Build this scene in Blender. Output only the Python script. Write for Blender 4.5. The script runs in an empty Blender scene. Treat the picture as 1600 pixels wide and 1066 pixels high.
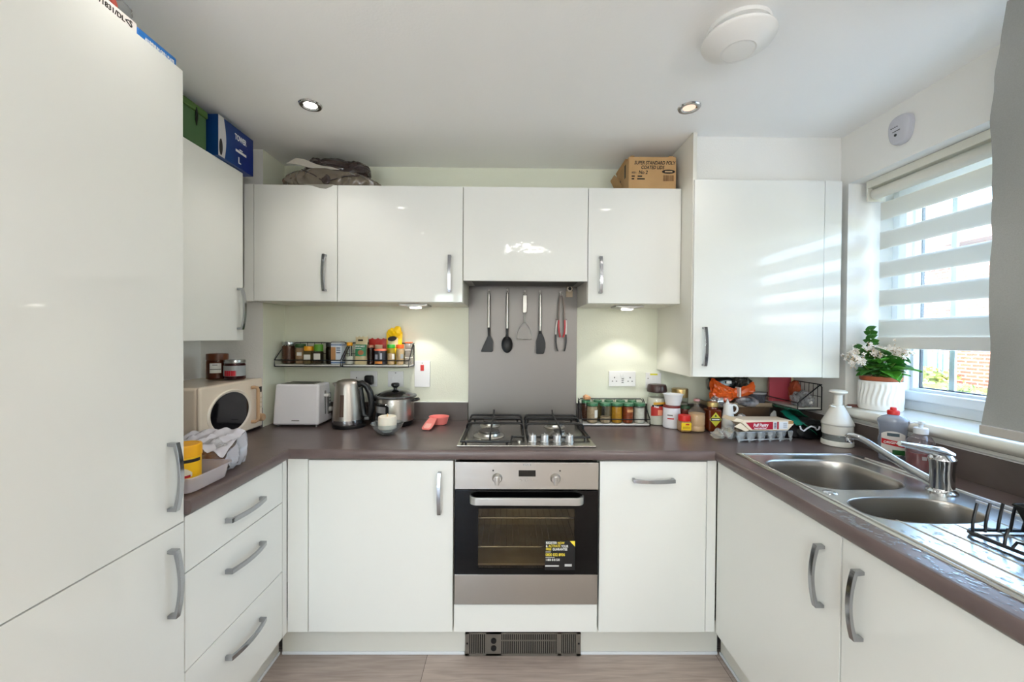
import bpy, bmesh, math, random
from math import pi, sin, cos, radians
from mathutils import Vector, Matrix, noise

SC = bpy.context.scene
COL = SC.collection
random.seed(7)

# ------------------------------------------------------------------ helpers
def lin(c):
    return tuple(((v / 255) / 12.92 if v / 255 <= .04045 else ((v / 255 + .055) / 1.055) ** 2.4) for v in c)

MATS = {}
def mat(name, c, r=.5, m=0., spec=.5, coat=0., trans=0., ior=1.45, noise_=None, bump=None, stretch=(1, 1, 1),
        alpha=1., emit=None, sub=0., rot=(0, 0, 0)):
    """Principled material; noise_=(scale, second colour, amount) and bump=(scale, strength) are procedural."""
    if name in MATS:
        return MATS[name]
    mt = bpy.data.materials.new(name); mt.use_nodes = True
    nt = mt.node_tree; b = nt.nodes['Principled BSDF']
    col = (*lin(c), 1)
    b.inputs['Base Color'].default_value = col
    b.inputs['Roughness'].default_value = r
    b.inputs['Metallic'].default_value = m
    b.inputs['Specular IOR Level'].default_value = spec
    b.inputs['IOR'].default_value = ior
    b.inputs['Transmission Weight'].default_value = trans
    b.inputs['Coat Weight'].default_value = coat
    b.inputs['Coat Roughness'].default_value = .04
    b.inputs['Alpha'].default_value = alpha
    if sub:
        b.inputs['Subsurface Weight'].default_value = sub
        b.inputs['Subsurface Radius'].default_value = (.01, .008, .006)
    if emit:
        b.inputs['Emission Color'].default_value = (*lin(emit[0]), 1)
        b.inputs['Emission Strength'].default_value = emit[1]
    if noise_ or bump:
        tc = nt.nodes.new('ShaderNodeTexCoord'); mp = nt.nodes.new('ShaderNodeMapping')
        mp.inputs['Scale'].default_value = stretch
        mp.inputs['Rotation'].default_value = rot
        nt.links.new(tc.outputs['Object'], mp.inputs['Vector'])
    if noise_:
        n = nt.nodes.new('ShaderNodeTexNoise'); n.inputs['Scale'].default_value = noise_[0]
        n.inputs['Detail'].default_value = 5
        mx = nt.nodes.new('ShaderNodeMix'); mx.data_type = 'RGBA'
        mx.inputs[6].default_value = col; mx.inputs[7].default_value = (*lin(noise_[1]), 1)
        rp = nt.nodes.new('ShaderNodeMapRange')
        rp.inputs[1].default_value = .35; rp.inputs[2].default_value = .68
        rp.inputs[3].default_value = 0; rp.inputs[4].default_value = noise_[2]
        nt.links.new(mp.outputs['Vector'], n.inputs['Vector'])
        nt.links.new(n.outputs['Fac'], rp.inputs[0]); nt.links.new(rp.outputs[0], mx.inputs[0])
        nt.links.new(mx.outputs[2], b.inputs['Base Color'])
    if bump:
        n = nt.nodes.new('ShaderNodeTexNoise'); n.inputs['Scale'].default_value = bump[0]
        n.inputs['Detail'].default_value = 4
        bp = nt.nodes.new('ShaderNodeBump'); bp.inputs['Strength'].default_value = bump[1]
        bp.inputs['Distance'].default_value = .01
        nt.links.new(mp.outputs['Vector'], n.inputs['Vector'])
        nt.links.new(n.outputs['Fac'], bp.inputs['Height']); nt.links.new(bp.outputs['Normal'], b.inputs['Normal'])
    MATS[name] = mt
    return mt

def glass(name, tint=(255, 255, 255), rough=.02, refl=1.0, base=.0, basecol=(255, 255, 255)):
    """thin glass or clear plastic: see-through, with a fresnel reflection and an optional milky share"""
    if name in MATS:
        return MATS[name]
    mt = bpy.data.materials.new(name); mt.use_nodes = True
    nt = mt.node_tree; nt.nodes.clear()
    out = nt.nodes.new('ShaderNodeOutputMaterial')
    tr = nt.nodes.new('ShaderNodeBsdfTransparent'); tr.inputs[0].default_value = (*lin(tint), 1)
    gl = nt.nodes.new('ShaderNodeBsdfGlossy'); gl.inputs['Roughness'].default_value = rough
    fr = nt.nodes.new('ShaderNodeFresnel'); fr.inputs['IOR'].default_value = 1.5
    ge = nt.nodes.new('ShaderNodeNewGeometry'); ma = nt.nodes.new('ShaderNodeMapRange')      # same reflection from either side of the pane
    ma.inputs[3].default_value = 1.5; ma.inputs[4].default_value = 1 / 1.5
    nt.links.new(ge.outputs['Backfacing'], ma.inputs[0]); nt.links.new(ma.outputs[0], fr.inputs['IOR'])
    mu = nt.nodes.new('ShaderNodeMath'); mu.operation = 'MULTIPLY'; mu.inputs[1].default_value = refl
    m1 = nt.nodes.new('ShaderNodeMixShader')
    nt.links.new(fr.outputs[0], mu.inputs[0]); nt.links.new(mu.outputs[0], m1.inputs[0])
    src = tr
    if base:
        df = nt.nodes.new('ShaderNodeBsdfDiffuse'); df.inputs[0].default_value = (*lin(basecol), 1)
        m0 = nt.nodes.new('ShaderNodeMixShader'); m0.inputs[0].default_value = base
        nt.links.new(tr.outputs[0], m0.inputs[1]); nt.links.new(df.outputs[0], m0.inputs[2]); src = m0
    nt.links.new(src.outputs[0], m1.inputs[1]); nt.links.new(gl.outputs[0], m1.inputs[2])
    nt.links.new(m1.outputs[0], out.inputs[0])
    MATS[name] = mt
    return mt

class B:
    """collects shapes into one mesh"""
    def __init__(s):
        s.bm = bmesh.new()
    def _take(s, t, mi=0):
        me = bpy.data.meshes.new('t')
        for f in t.faces: f.material_index = mi
        t.to_mesh(me); s.bm.from_mesh(me); bpy.data.meshes.remove(me); t.free()
    def box(s, x0, x1, y0, y1, z0, z1, bev=0., seg=2, mi=0, M=None):
        t = bmesh.new(); bmesh.ops.create_cube(t, size=1)
        x0, x1 = min(x0, x1), max(x0, x1); y0, y1 = min(y0, y1), max(y0, y1); z0, z1 = min(z0, z1), max(z0, z1)
        for v in t.verts:
            v.co = Vector(((x0 + x1) / 2 + v.co.x * (x1 - x0), (y0 + y1) / 2 + v.co.y * (y1 - y0), (z0 + z1) / 2 + v.co.z * (z1 - z0)))
        if bev:
            bev = min(bev, .49 * min(x1 - x0, y1 - y0, z1 - z0))
            bmesh.ops.bevel(t, geom=t.edges[:], offset=bev, segments=seg, profile=.5, affect='EDGES')
        if M is not None: bmesh.ops.transform(t, matrix=M, verts=t.verts[:])
        s._take(t, mi); return s
    def lathe(s, prof, c=(0, 0), seg=36, mi=0, sx=1., sy=1., M=None):
        t = bmesh.new(); rings = []
        for r, z in prof:
            if r <= 1e-6: rings.append([t.verts.new((c[0], c[1], z))])
            else: rings.append([t.verts.new((c[0] + sx * r * cos(2 * pi * k / seg), c[1] + sy * r * sin(2 * pi * k / seg), z)) for k in range(seg)])
        for a, b in zip(rings, rings[1:]):
            for k in range(seg):
                k2 = (k + 1) % seg
                if len(a) == 1 and len(b) == 1: continue
                if len(a) == 1: t.faces.new((a[0], b[k], b[k2]))
                elif len(b) == 1: t.faces.new((a[k], a[k2], b[0]))
                else: t.faces.new((a[k], a[k2], b[k2], b[k]))
        bmesh.ops.recalc_face_normals(t, faces=t.faces[:])
        if M is not None: bmesh.ops.transform(t, matrix=M, verts=t.verts[:])
        s._take(t, mi); return s
    def tube(s, pts, r, seg=8, closed=False, mi=0, r2=None, cap=True):
        pts = [Vector(p) for p in pts]; n = len(pts); t = bmesh.new(); rings = []
        up = None
        for i, p in enumerate(pts):
            a = pts[(i - 1) % n] if (i or closed) else p; b = pts[(i + 1) % n] if (i < n - 1 or closed) else p
            d = (b - a).normalized()
            if up is None:
                up = Vector((0, 0, 1)) if abs(d.z) < .9 else Vector((1, 0, 0))
            u = d.cross(up); u = u.normalized() if u.length > 1e-6 else d.orthogonal().normalized(); v = u.cross(d).normalized(); up = v
            rr = r if r2 is None else r + (r2 - r) * i / (n - 1)
            if isinstance(r, (list, tuple)): rr = r[i]
            rings.append([t.verts.new(p + rr * (cos(2 * pi * k / seg) * u + sin(2 * pi * k / seg) * v)) for k in range(seg)])
        m = n if closed else n - 1
        for i in range(m):
            A = rings[i]; Bq = rings[(i + 1) % n]
            for k in range(seg):
                t.faces.new((A[k], A[(k + 1) % seg], Bq[(k + 1) % seg], Bq[k]))
        if not closed and cap:
            t.faces.new(rings[0][::-1]); t.faces.new(rings[-1])
        bmesh.ops.recalc_face_normals(t, faces=t.faces[:])
        s._take(t, mi); return s
    def prism(s, poly, o, u, v, d, mi=0, bev=0.):
        """polygon poly (a,b) in the plane o + a*u + b*v, thickened by the vector d"""
        o, u, v, d = Vector(o), Vector(u), Vector(v), Vector(d); t = bmesh.new()
        A = [t.verts.new(o + a * u + b * v) for a, b in poly]; n = len(A)
        f = t.faces.new(A)
        e = bmesh.ops.extrude_face_region(t, geom=[f])
        bmesh.ops.translate(t, verts=[g for g in e['geom'] if isinstance(g, bmesh.types.BMVert)], vec=d)
        bmesh.ops.recalc_face_normals(t, faces=t.faces[:])
        if bev:
            bmesh.ops.bevel(t, geom=[e for e in t.edges if e.calc_face_angle(0) > .6], offset=bev, segments=2, profile=.5, affect='EDGES')
        s._take(t, mi); return s
    def grid(s, fn, nu, nv, mi=0, wrap=False):
        t = bmesh.new()
        V = [[t.verts.new(fn(i / nu, j / nv)) for j in range(nv + 1)] for i in range(nu + (0 if wrap else 1))]
        for i in range(nu):
            for j in range(nv):
                a = V[i]; b = V[(i + 1) % len(V)]
                t.faces.new((a[j], b[j], b[j + 1], a[j + 1]))
        s._take(t, mi); return s
    def blob(s, c, r, amp=.2, fr=6., seed=0, sub=4, flat=None, mi=0, sq=1.0, crease=0.):
        t = bmesh.new(); bmesh.ops.create_icosphere(t, subdivisions=sub, radius=1)
        for v in t.verts:
            d = v.co.normalized()
            # squarer than an ellipsoid when sq < 1
            q = Vector([math.copysign(abs(k) ** sq, k) for k in d])
            p = Vector((q.x * r[0], q.y * r[1], q.z * r[2]))
            nz = noise.noise(d * fr * .35 + Vector((seed, seed * 2.3, 1)))
            rg = 1 - 2 * abs(noise.noise(d * fr + Vector((seed * 3.1, 4, seed))))
            p += d * min(r) * (amp * nz * 1.6 + crease * rg)
            p += Vector(c)
            if flat is not None and p.z < flat: p.z = flat
            v.co = p
        s._take(t, mi); return s
    def mesh(s, name, smooth=40):
        bm = s.bm
        ang = radians(smooth)
        for e in bm.edges:
            e.smooth = not (len(e.link_faces) == 2 and e.calc_face_angle(0) > ang)
        for f in bm.faces: f.smooth = True
        me = bpy.data.meshes.new(name); bm.to_mesh(me); bm.free()
        return me

def obj(name, b, m, parent=None, off=None, smooth=40, label=None):
    me = b.mesh(name, smooth)
    for k in (m if isinstance(m, (list, tuple)) else [m]): me.materials.append(k)
    if off is not None: me.transform(Matrix.Translation(-Vector(off)))
    o = bpy.data.objects.new(name, me); COL.objects.link(o)
    wn = o.modifiers.new('face_weighted_normals', 'WEIGHTED_NORMAL'); wn.keep_sharp = True; wn.weight = 100      # keeps flat faces flat beside their bevels
    if parent is not None: o.parent = parent
    if label: o['label'] = label
    return o

class T:
    """a thing: an Empty at its base; parts given in world coordinates when world=True, else in its own"""
    def __init__(s, name, label, cat, loc=(0, 0, 0), rz=0., group=None, world=False, kind=None):
        o = bpy.data.objects.new(name, None); COL.objects.link(o); o.empty_display_size = .05
        o.location = loc; o.rotation_euler = (0, 0, rz)
        if label: o['label'] = label
        if cat: o['category'] = cat
        if group: o['group'] = group
        if kind: o['kind'] = kind
        s.o = o; s.off = Vector(loc) if world else None
    def part(s, name, b, m, parent=None, smooth=40, label=None):
        return obj(name, b, m, parent or s.o, s.off, smooth, label)
    def text(s, name, txt, size, at, right, up, m, parent=None, align='CENTER', depth=.0004, sx=1., shear=0.):
        return text(name, txt, size, at, right, up, m, parent or s.o, s.off, align, depth, sx, None, shear)

def text(name, txt, size, at, right, up, m, parent=None, off=None, align='CENTER', depth=.0004, sx=1., bend=None, shear=0.):
    cu = bpy.data.curves.new('t', 'FONT'); cu.body = txt; cu.size = size; cu.align_x = align; cu.align_y = 'CENTER'
    cu.offset = size * .022; cu.extrude = depth; cu.shear = shear; cu.resolution_u = 3
    t = bpy.data.objects.new('t', cu); COL.objects.link(t)
    dg = bpy.context.evaluated_depsgraph_get(); dg.update()
    me = bpy.data.meshes.new_from_object(t.evaluated_get(dg))
    bpy.data.objects.remove(t); bpy.data.curves.remove(cu)
    me.name = name
    r = Vector(right).normalized(); u = Vector(up).normalized(); n = r.cross(u)
    M4 = Matrix.Translation(Vector(at)) @ Matrix(((r.x, u.x, n.x), (r.y, u.y, n.y), (r.z, u.z, n.z))).to_4x4() @ Matrix.Diagonal((sx, 1, 1, 1))
    if bend:   # wrap round a vertical cylinder: bend = (cx, cy, radius, angle)
        cx, cy, R, a0 = bend
        for v in me.vertices:
            a = a0 + v.co.x * sx / R; rr = R + v.co.z + depth
            v.co = Vector((cx + rr * cos(a), cy + rr * sin(a), at[2] + v.co.y))
    else:
        me.transform(M4)
    me.materials.clear(); me.materials.append(m)
    if off is not None: me.transform(Matrix.Translation(-Vector(off)))
    o = bpy.data.objects.new(name, me); COL.objects.link(o)
    if parent is not None: o.parent = parent
    return o

def single(name, b, m, label, cat, loc, group=None, world=True, smooth=40):
    """a thing that is one mesh"""
    o = obj(name, b, m, None, loc if world else None, smooth); o.location = loc
    o['label'] = label; o['category'] = cat
    if group: o['group'] = group
    return o

def struct(name, b, m, smooth=40, parent=None):
    o = obj(name, b, m, parent, None, smooth); o['kind'] = 'structure'
    return o

def copy_tree(o, parent=None):
    c = o.copy(); COL.objects.link(c)
    if parent is not None: c.parent = parent
    for ch in list(o.children): copy_tree(ch, c)
    return c

def arc(cx, cz, r, a0, a1, n=8):
    return [(cx + r * cos(a0 + (a1 - a0) * k / n), cz + r * sin(a0 + (a1 - a0) * k / n)) for k in range(n + 1)]

def rrect(x0, x1, y0, y1, r, n=6):
    return (arc(x1 - r, y1 - r, r, 0, pi / 2, n) + arc(x0 + r, y1 - r, r, pi / 2, pi, n)
            + arc(x0 + r, y0 + r, r, pi, 1.5 * pi, n) + arc(x1 - r, y0 + r, r, 1.5 * pi, 2 * pi, n))

X, Y, Z = Vector((1, 0, 0)), Vector((0, 1, 0)), Vector((0, 0, 1))

# ------------------------------------------------------------------ materials
GLOSS = mat('gloss_white_lacquer', (229, 230, 226), .04, spec=.42, bump=(2.2, .010))
HOODG = mat('gloss_white_lacquer_wavy', (229, 230, 226), .04, spec=.42, bump=(7, .22))
CARC = mat('white_melamine', (224, 222, 212), .35, bump=(300, .02))
WALLP = mat('pale_green_paint', (227, 229, 212), .85, noise_=(3, (223, 225, 207), .6), bump=(140, .12))
WALLW = mat('white_wall_paint', (232, 231, 227), .85, noise_=(3, (228, 227, 222), .5), bump=(140, .1))
CEILP = mat('ceiling_paint', (246, 246, 244), .9, noise_=(2, (243, 243, 241), .5), bump=(120, .06))
CHROME = mat('polished_chrome', (205, 207, 210), .08, 1.)
DCHROME = mat('satin_chrome_handle', (170, 172, 176), .16, 1.)
STEEL = mat('brushed_steel', (186, 183, 178), .3, 1., bump=(90, .05), stretch=(1, 1, 14))
STEELH = mat('brushed_steel_sheet', (122, 118, 115), .42, 1., bump=(60, .05), stretch=(.4, 1, 18))
SINKM = mat('stainless_sink_steel', (214, 213, 210), .26, 1., bump=(25, .05))
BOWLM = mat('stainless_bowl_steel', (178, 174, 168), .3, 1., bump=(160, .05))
BLACKP = mat('black_plastic', (18, 18, 20), .3)
BLACKM = mat('black_enamel', (14, 14, 16), .35, bump=(200, .1))
BLACKW = mat('black_wire', (16, 18, 24), .35)
RUBBER = mat('dark_gap', (60, 58, 54), .7)
WHITEP = mat('white_plastic', (232, 231, 228), .3)
WHITEB = mat('white_board', (228, 226, 220), .45)
WHITEC = mat('white_ceramic', (228, 224, 214), .35)
UPVC = mat('white_upvc', (226, 230, 234), .3)
SILLM = mat('sill_gloss_paint', (226, 224, 214), .22, bump=(20, .03))
GREYP = mat('grey_plastic', (120, 120, 120), .35)
RED = mat('red_plastic', (205, 40, 36), .35)
INK = mat('black_print', (30, 24, 20), .6)
WPRINT = mat('white_print', (238, 238, 236), .6)
YPRINT = mat('yellow_print', (240, 216, 70), .6)
GPRINT = mat('grey_print', (120, 118, 116), .6)
RPRINT = mat('red_print', (190, 30, 36), .6)
GLASSM = glass('clear_glass', (246, 250, 248), .02, 1.)
GLASSJ = glass('jar_glass', (240, 242, 238), .03, 1.1)
PLASTIC = glass('clear_plastic', (240, 242, 242), .08, 1.6, .10)
MILKY = glass('milky_plastic', (236, 236, 238), .2, 1., .45, (236, 234, 240))

def worktop_material():
    mt = mat('dark_brown_laminate', (104, 90, 88), .3, noise_=(9, (92, 79, 77), .9), bump=(60, .03))
    b = mt.node_tree.nodes['Principled BSDF']; b.inputs['Specular IOR Level'].default_value = .55
    return mt
WORK = worktop_material()
UPST = mat('dark_brown_laminate_upstand', (98, 88, 84), .4, noise_=(9, (86, 77, 73), .9))

def floor_material():
    mt = bpy.data.materials.new('wood_plank_laminate'); mt.use_nodes = True
    nt = mt.node_tree; b = nt.nodes['Principled BSDF']; L = nt.links.new
    tc = nt.nodes.new('ShaderNodeTexCoord')
    mp = nt.nodes.new('ShaderNodeMapping'); mp.inputs['Location'].default_value = (.42, .095, 0)
    br = nt.nodes.new('ShaderNodeTexBrick'); br.offset = .37; br.squash = 1
    br.inputs['Scale'].default_value = 1; br.inputs['Brick Width'].default_value = 1.25; br.inputs['Row Height'].default_value = .19
    br.inputs['Mortar Size'].default_value = .0012; br.inputs['Mortar Smooth'].default_value = .3
    br.inputs['Color1'].default_value = (*lin((205, 190, 180)), 1); br.inputs['Color2'].default_value = (*lin((180, 166, 158)), 1)
    br.inputs['Mortar'].default_value = (*lin((92, 80, 72)), 1)
    L(tc.outputs['Object'], mp.inputs[0]); L(mp.outputs[0], br.inputs['Vector'])
    m2 = nt.nodes.new('ShaderNodeMapping'); m2.inputs['Scale'].default_value = (1.6, 22, 1)
    nz = nt.nodes.new('ShaderNodeTexNoise'); nz.inputs['Scale'].default_value = 3; nz.inputs['Detail'].default_value = 8; nz.inputs['Distortion'].default_value = .6
    L(tc.outputs['Object'], m2.inputs[0]); L(m2.outputs[0], nz.inputs['Vector'])
    mx = nt.nodes.new('ShaderNodeMix'); mx.data_type = 'RGBA'; mx.blend_type = 'MULTIPLY'; mx.inputs[0].default_value = .55
    cr = nt.nodes.new('ShaderNodeValToRGB'); cr.color_ramp.elements[0].position = .3; cr.color_ramp.elements[0].color = (.42, .38, .36, 1)
    cr.color_ramp.elements[1].position = .68; cr.color_ramp.elements[1].color = (1, 1, 1, 1)
    L(nz.outputs['Fac'], cr.inputs[0]); L(br.outputs['Color'], mx.inputs[6]); L(cr.outputs[0], mx.inputs[7])
    L(mx.outputs[2], b.inputs['Base Color']); b.inputs['Roughness'].default_value = .4
    return mt
FLOORM = floor_material()

# ------------------------------------------------------------------ key measures (metres)
WT = .912            # worktop top
YB = -.581           # front plane of the back run doors
YW = -.301           # front plane of the wall unit doors
XL = -.985           # front plane of the left run doors
XR = .790            # front plane of the right run doors
CE = 2.309           # ceiling
WLX, WRX = -1.63, 1.46
REAR = -4.9
SKYW, PATW, DLW, ULW, FILLW, FILLE, PANELW = 2.1, 0, 3.5, 2.6, 105, 4, 22
EXPO = 0.81
# ------------------------------------------------------------------ the setting
b = B().box(WLX - .1, WRX + .3, REAR - .1, .1, -.1, 0); struct('floor', b, FLOORM)
b = B().box(WLX - .1, WRX + .3, REAR - .1, .1, CE, CE + .1); struct('ceiling', b, CEILP)
b = B().box(WLX - .1, WRX + .3, 0, .1, 0, CE); struct('wall_back', b, WALLP)
b = B().box(WLX - .1, WLX, REAR, 0, 0, CE); struct('wall_left', b, WALLW)
WY0, WY1, WZ0, WZ1 = -1.56, -.415, 1.042, 2.082        # window opening in the right wall
b = B()
b.box(WRX, WRX + .3, WY1, 0, 0, CE); b.box(WRX, WRX + .3, REAR, WY0, 0, CE)
b.box(WRX, WRX + .3, WY0, WY1, 0, WZ0); b.box(WRX, WRX + .3, WY0, WY1, WZ1, CE)
struct('wall_right', b, WALLW)
b = B()
DX0, DX1, DZ1 = -1.35, -.55, 2.12                          # unseen patio opening, added behind the camera for fill daylight
b.box(WLX, DX0, REAR - .1, REAR, 0, CE); b.box(DX1, WRX, REAR - .1, REAR, 0, CE)
b.box(DX0, DX1, REAR - .1, REAR, DZ1, CE)
struct('wall_rear', b, WALLW)
b = B()
for x in (DX0 + .03, (DX0 + DX1) / 2, DX1 - .03): b.box(x - .03, x + .03, REAR - .09, REAR - .03, 0.0, DZ1)
for z in (.03, DZ1 - .03): b.box(DX0, DX1, REAR - .085, REAR - .035, z - .03, z + .03)
o = struct('added_door', b, UPVC)
b = B().box(DX0 + .06, DX1 - .06, REAR - .063, REAR - .057, .06, DZ1 - .06); struct('added_door_glass', b, GLASSM, parent=o)

# boxed-in pipe corner: white front, pale green return
b = B().box(WLX, -1.318, -.195, 0, 0, CE)
for f in b.bm.faces:
    if f.calc_center_median().x > -1.32: f.material_index = 1
struct('trim_1', b, [WALLW, WALLP])
# boxed bulkhead over the tall wall cupboard
b = B().box(.768, WRX, -.372, 0, 2.092, CE); struct('trim_2', b, WALLW)

# window in the right wall
wo = bpy.data.objects.new('window_1', None); COL.objects.link(wo); wo['kind'] = 'structure'
def rect_frame(b, x0, x1, y0, y1, z0, z1, w, bev=.004):
    b.box(x0, x1, y0, y1, z0, z0 + w, bev); b.box(x0, x1, y0, y1, z1 - w, z1, bev)
    b.box(x0, x1, y0, y0 + w, z0 + w * .8, z1 - w * .8, bev); b.box(x0, x1, y1 - w, y1, z0 + w * .8, z1 - w * .8, bev)
b = B(); rect_frame(b, 1.665, 1.735, WY0, WY1, 1.074, WZ1, .05)
struct('window_frame', b, UPVC, parent=wo)
b = B(); rect_frame(b, 1.645, 1.70, WY0 + .045, WY1 - .045, 1.116, WZ1 - .042, .04, .008)
rect_frame(b, 1.672, 1.715, WY0 + .075, WY1 - .075, 1.146, WZ1 - .072, .022, .006)
struct('window_sash', b, UPVC, parent=wo)
b = B(); rect_frame(b, 1.700, 1.712, WY0 + .094, WY1 - .094, 1.165, WZ1 - .09, .007, 0)
struct('glazing_gasket', b, mat('window_spacer', (70, 76, 84), .5), parent=wo)
b = B().box(1.704, 1.708, WY0 + .095, WY1 - .095, 1.166, WZ1 - .091); struct('window_glass', b, GLASSM, parent=wo)
b = B()
b.box(1.711, 1.722, -.639, -.617, 1.165, WZ1 - .09, .003); b.box(1.711, 1.722, -1.21, -1.188, 1.165, WZ1 - .09, .003)
struct('glazing_bar', b, UPVC, parent=wo)
b = B()
prof = [(1.70, 1.074), (1.70, 1.044), (1.436, 1.030), (1.428, 1.034)] + arc(1.437, 1.053, .020, 1.15 * pi, .55 * pi, 6) + [(1.445, 1.073)]
b.prism(prof, (0, WY0 + .001, 0), (1, 0, 0), (0, 0, 1), (0, WY1 - WY0 - .002, 0))
prof2 = [(WRX - .001, 1.074), (WRX - .001, 1.031), (1.436, 1.030), (1.428, 1.034)] + arc(1.437, 1.053, .020, 1.15 * pi, .55 * pi, 6) + [(1.445, 1.073)]
b.prism(prof2, (0, WY1 - .003, 0), (1, 0, 0), (0, 0, 1), (0, .045, 0)); b.prism(prof2, (0, WY0 - .06, 0), (1, 0, 0), (0, 0, 1), (0, .063, 0))
struct('window_sill', b, SILLM, parent=wo)

# ------------------------------------------------------------------ outside
b = B().box(1.9, 6.2, -25, 40, -.35, -.25); b.box(-30, 1.9, -25, REAR - .3, -.35, -.25); struct('ground', b, mat('paving_grey', (214, 213, 210), .9, noise_=(5, (202, 200, 196), .8)))
b = B().box(6.2, 40, -25, 40, -.35, -.255); struct('lawn', b, mat('lawn_grass', (104, 112, 48), .9, noise_=(6, (140, 136, 74), .8), bump=(60, .5)))
def brick_material():
    mt = bpy.data.materials.new('red_brickwork'); mt.use_nodes = True
    nt = mt.node_tree; p = nt.nodes['Principled BSDF']; L = nt.links.new
    tc = nt.nodes.new('ShaderNodeTexCoord'); sp = nt.nodes.new('ShaderNodeSeparateXYZ'); cb = nt.nodes.new('ShaderNodeCombineXYZ')
    ad = nt.nodes.new('ShaderNodeMath'); ad.operation = 'ADD'
    br = nt.nodes.new('ShaderNodeTexBrick'); br.inputs['Scale'].default_value = 1
    br.inputs['Brick Width'].default_value = .225; br.inputs['Row Height'].default_value = .075; br.inputs['Mortar Size'].default_value = .012
    br.inputs['Color1'].default_value = (*lin((140, 66, 48)), 1); br.inputs['Color2'].default_value = (*lin((116, 50, 38)), 1); br.inputs['Mortar'].default_value = (*lin((160, 138, 122)), 1)
    L(tc.outputs['Object'], sp.inputs[0]); L(sp.outputs[0], ad.inputs[0]); L(sp.outputs[1], ad.inputs[1]); L(ad.outputs[0], cb.inputs[0]); L(sp.outputs[2], cb.inputs[1])
    L(cb.outputs[0], br.inputs['Vector']); L(br.outputs['Color'], p.inputs['Base Color']); p.inputs['Roughness'].default_value = .9
    return mt
BRICK = brick_material()
PANE = mat('house_pane', (70, 100, 120), .1)
TILE = mat('roof_tiles', (120, 92, 82), .8, bump=(8, .4))
def house(label, x0, x1, y0, y1, eave, wins, doors=()):
    h = T('brick_house', label, 'house', (x0, (y0 + y1) / 2, -.25), world=True)
    h.part('wall', B().box(x0, x1, y0, y1, -.25, eave), BRICK)
    rb = B(); rb.prism([(x0 - .35, eave), (x1 + .3, eave), ((x0 + x1) / 2, eave + 2.0)], (0, y0 - .05, 0), (1, 0, 0), (0, 0, 1), (0, y1 - y0 + .1, 0))
    h.part('roof', rb, TILE)
    for (ya, yb, za, zb) in wins:
        f = B(); rect_frame(f, x0 - .04, x0 + .02, ya, yb, za, zb, .07, .005); ym = (ya + yb) / 2
        f.box(x0 - .035, x0, ym - .03, ym + .03, za, zb); f.box(x0 - .08, x0, ya - .05, yb + .05, za - .06, za)
        w = h.part('window', f, UPVC); h.part('pane', B().box(x0 - .02, x0 - .01, ya + .05, yb - .05, za + .05, zb - .05), PANE, w)
    return h
house('brick house opposite with white framed windows above the low hedge', 11, 17, 6.75, 14, 3.5,
      [(7.79, 8.12, .38, 1.6), (8.18, 8.76, .38, 1.6), (9.5, 10.6, .38, 1.6), (11.4, 12.5, .38, 1.6)])
house('projecting brick wing beside the house, right of the windowed wall', 9.6, 16, 1.5, 6.38, 3.4, [(2.2, 3.4, .6, 1.8)])
def hedge(label, c, r, n, c1, c2, seed, flowers=0):
    rnd = random.Random(seed); h = T('hedge', label, 'hedge', (c[0], c[1], -.25), world=True)
    b = B(); b.blob(c, r, .12, 7, seed, 4, sq=.6, crease=.06)
    core = mat('hedge_core', (70, 84, 34), .9)
    for k in range(n):
        u = rnd.uniform(-1, 1); a = rnd.uniform(0, 2 * pi); s = math.sqrt(1 - u * u); d = Vector((s * cos(a), s * sin(a), u))
        q = Vector([math.copysign(abs(k_) ** .6, k_) for k_ in d]); p = Vector(c) + Vector((q.x * r[0], q.y * r[1], q.z * r[2])) * rnd.uniform(.97, 1.1)
        e1 = Vector((rnd.gauss(0, 1), rnd.gauss(0, 1), rnd.gauss(0, 1))).normalized(); e2 = e1.orthogonal().normalized(); sz = rnd.uniform(.035, .08)
        V = [b.bm.verts.new(p + sz * e1), b.bm.verts.new(p + .5 * sz * e2), b.bm.verts.new(p - sz * e1), b.bm.verts.new(p - .5 * sz * e2)]
        f = b.bm.faces.new(V); f.material_index = 1 if rnd.random() < .65 else (3 if rnd.random() < flowers else 2)
    h.part('foliage', b, [core, mat('hedge_leaf_' + str(seed), c1, .7), mat('hedge_tip_' + str(seed), c2, .7), mat('hedge_blossom', (232, 196, 160), .8)])
hedge('long clipped green hedge in front of the house windows', (8.93, 8.5, .18), (.5, 2.6, .62), 2600, (74, 92, 30), (150, 146, 62), 3, .3)
hedge('small rounded pale green bush in front of the brick wing', (7.6, 4.55, .02), (.6, .75, .55), 1500, (92, 112, 50), (168, 174, 108), 5)
hedge('low loose shrub with pale blossom at the lawn edge', (6.5, 3.25, -.1), (.4, .45, .36), 900, (108, 110, 86), (178, 168, 148), 8, .7)

# ------------------------------------------------------------------ camera
cam = bpy.data.cameras.new('camera'); co = bpy.data.objects.new('camera', cam); COL.objects.link(co); SC.camera = co
cam.sensor_width = 36; cam.sensor_fit = 'HORIZONTAL'; cam.lens = 628.43 * 36 / 1600; cam.clip_start = .02; cam.clip_end = 200
R0, R1, R2 = Vector((.9999392, -.00852059, .0069995)), Vector((.00859934, .99989918, -.01129976)), Vector((-.00690251, .01135926, .99991166))
Mc = Matrix((R0, R2, -R1)).transposed().to_4x4(); Mc.translation = (-.0789, -2.2358, 1.378)
co.matrix_world = Mc

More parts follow.
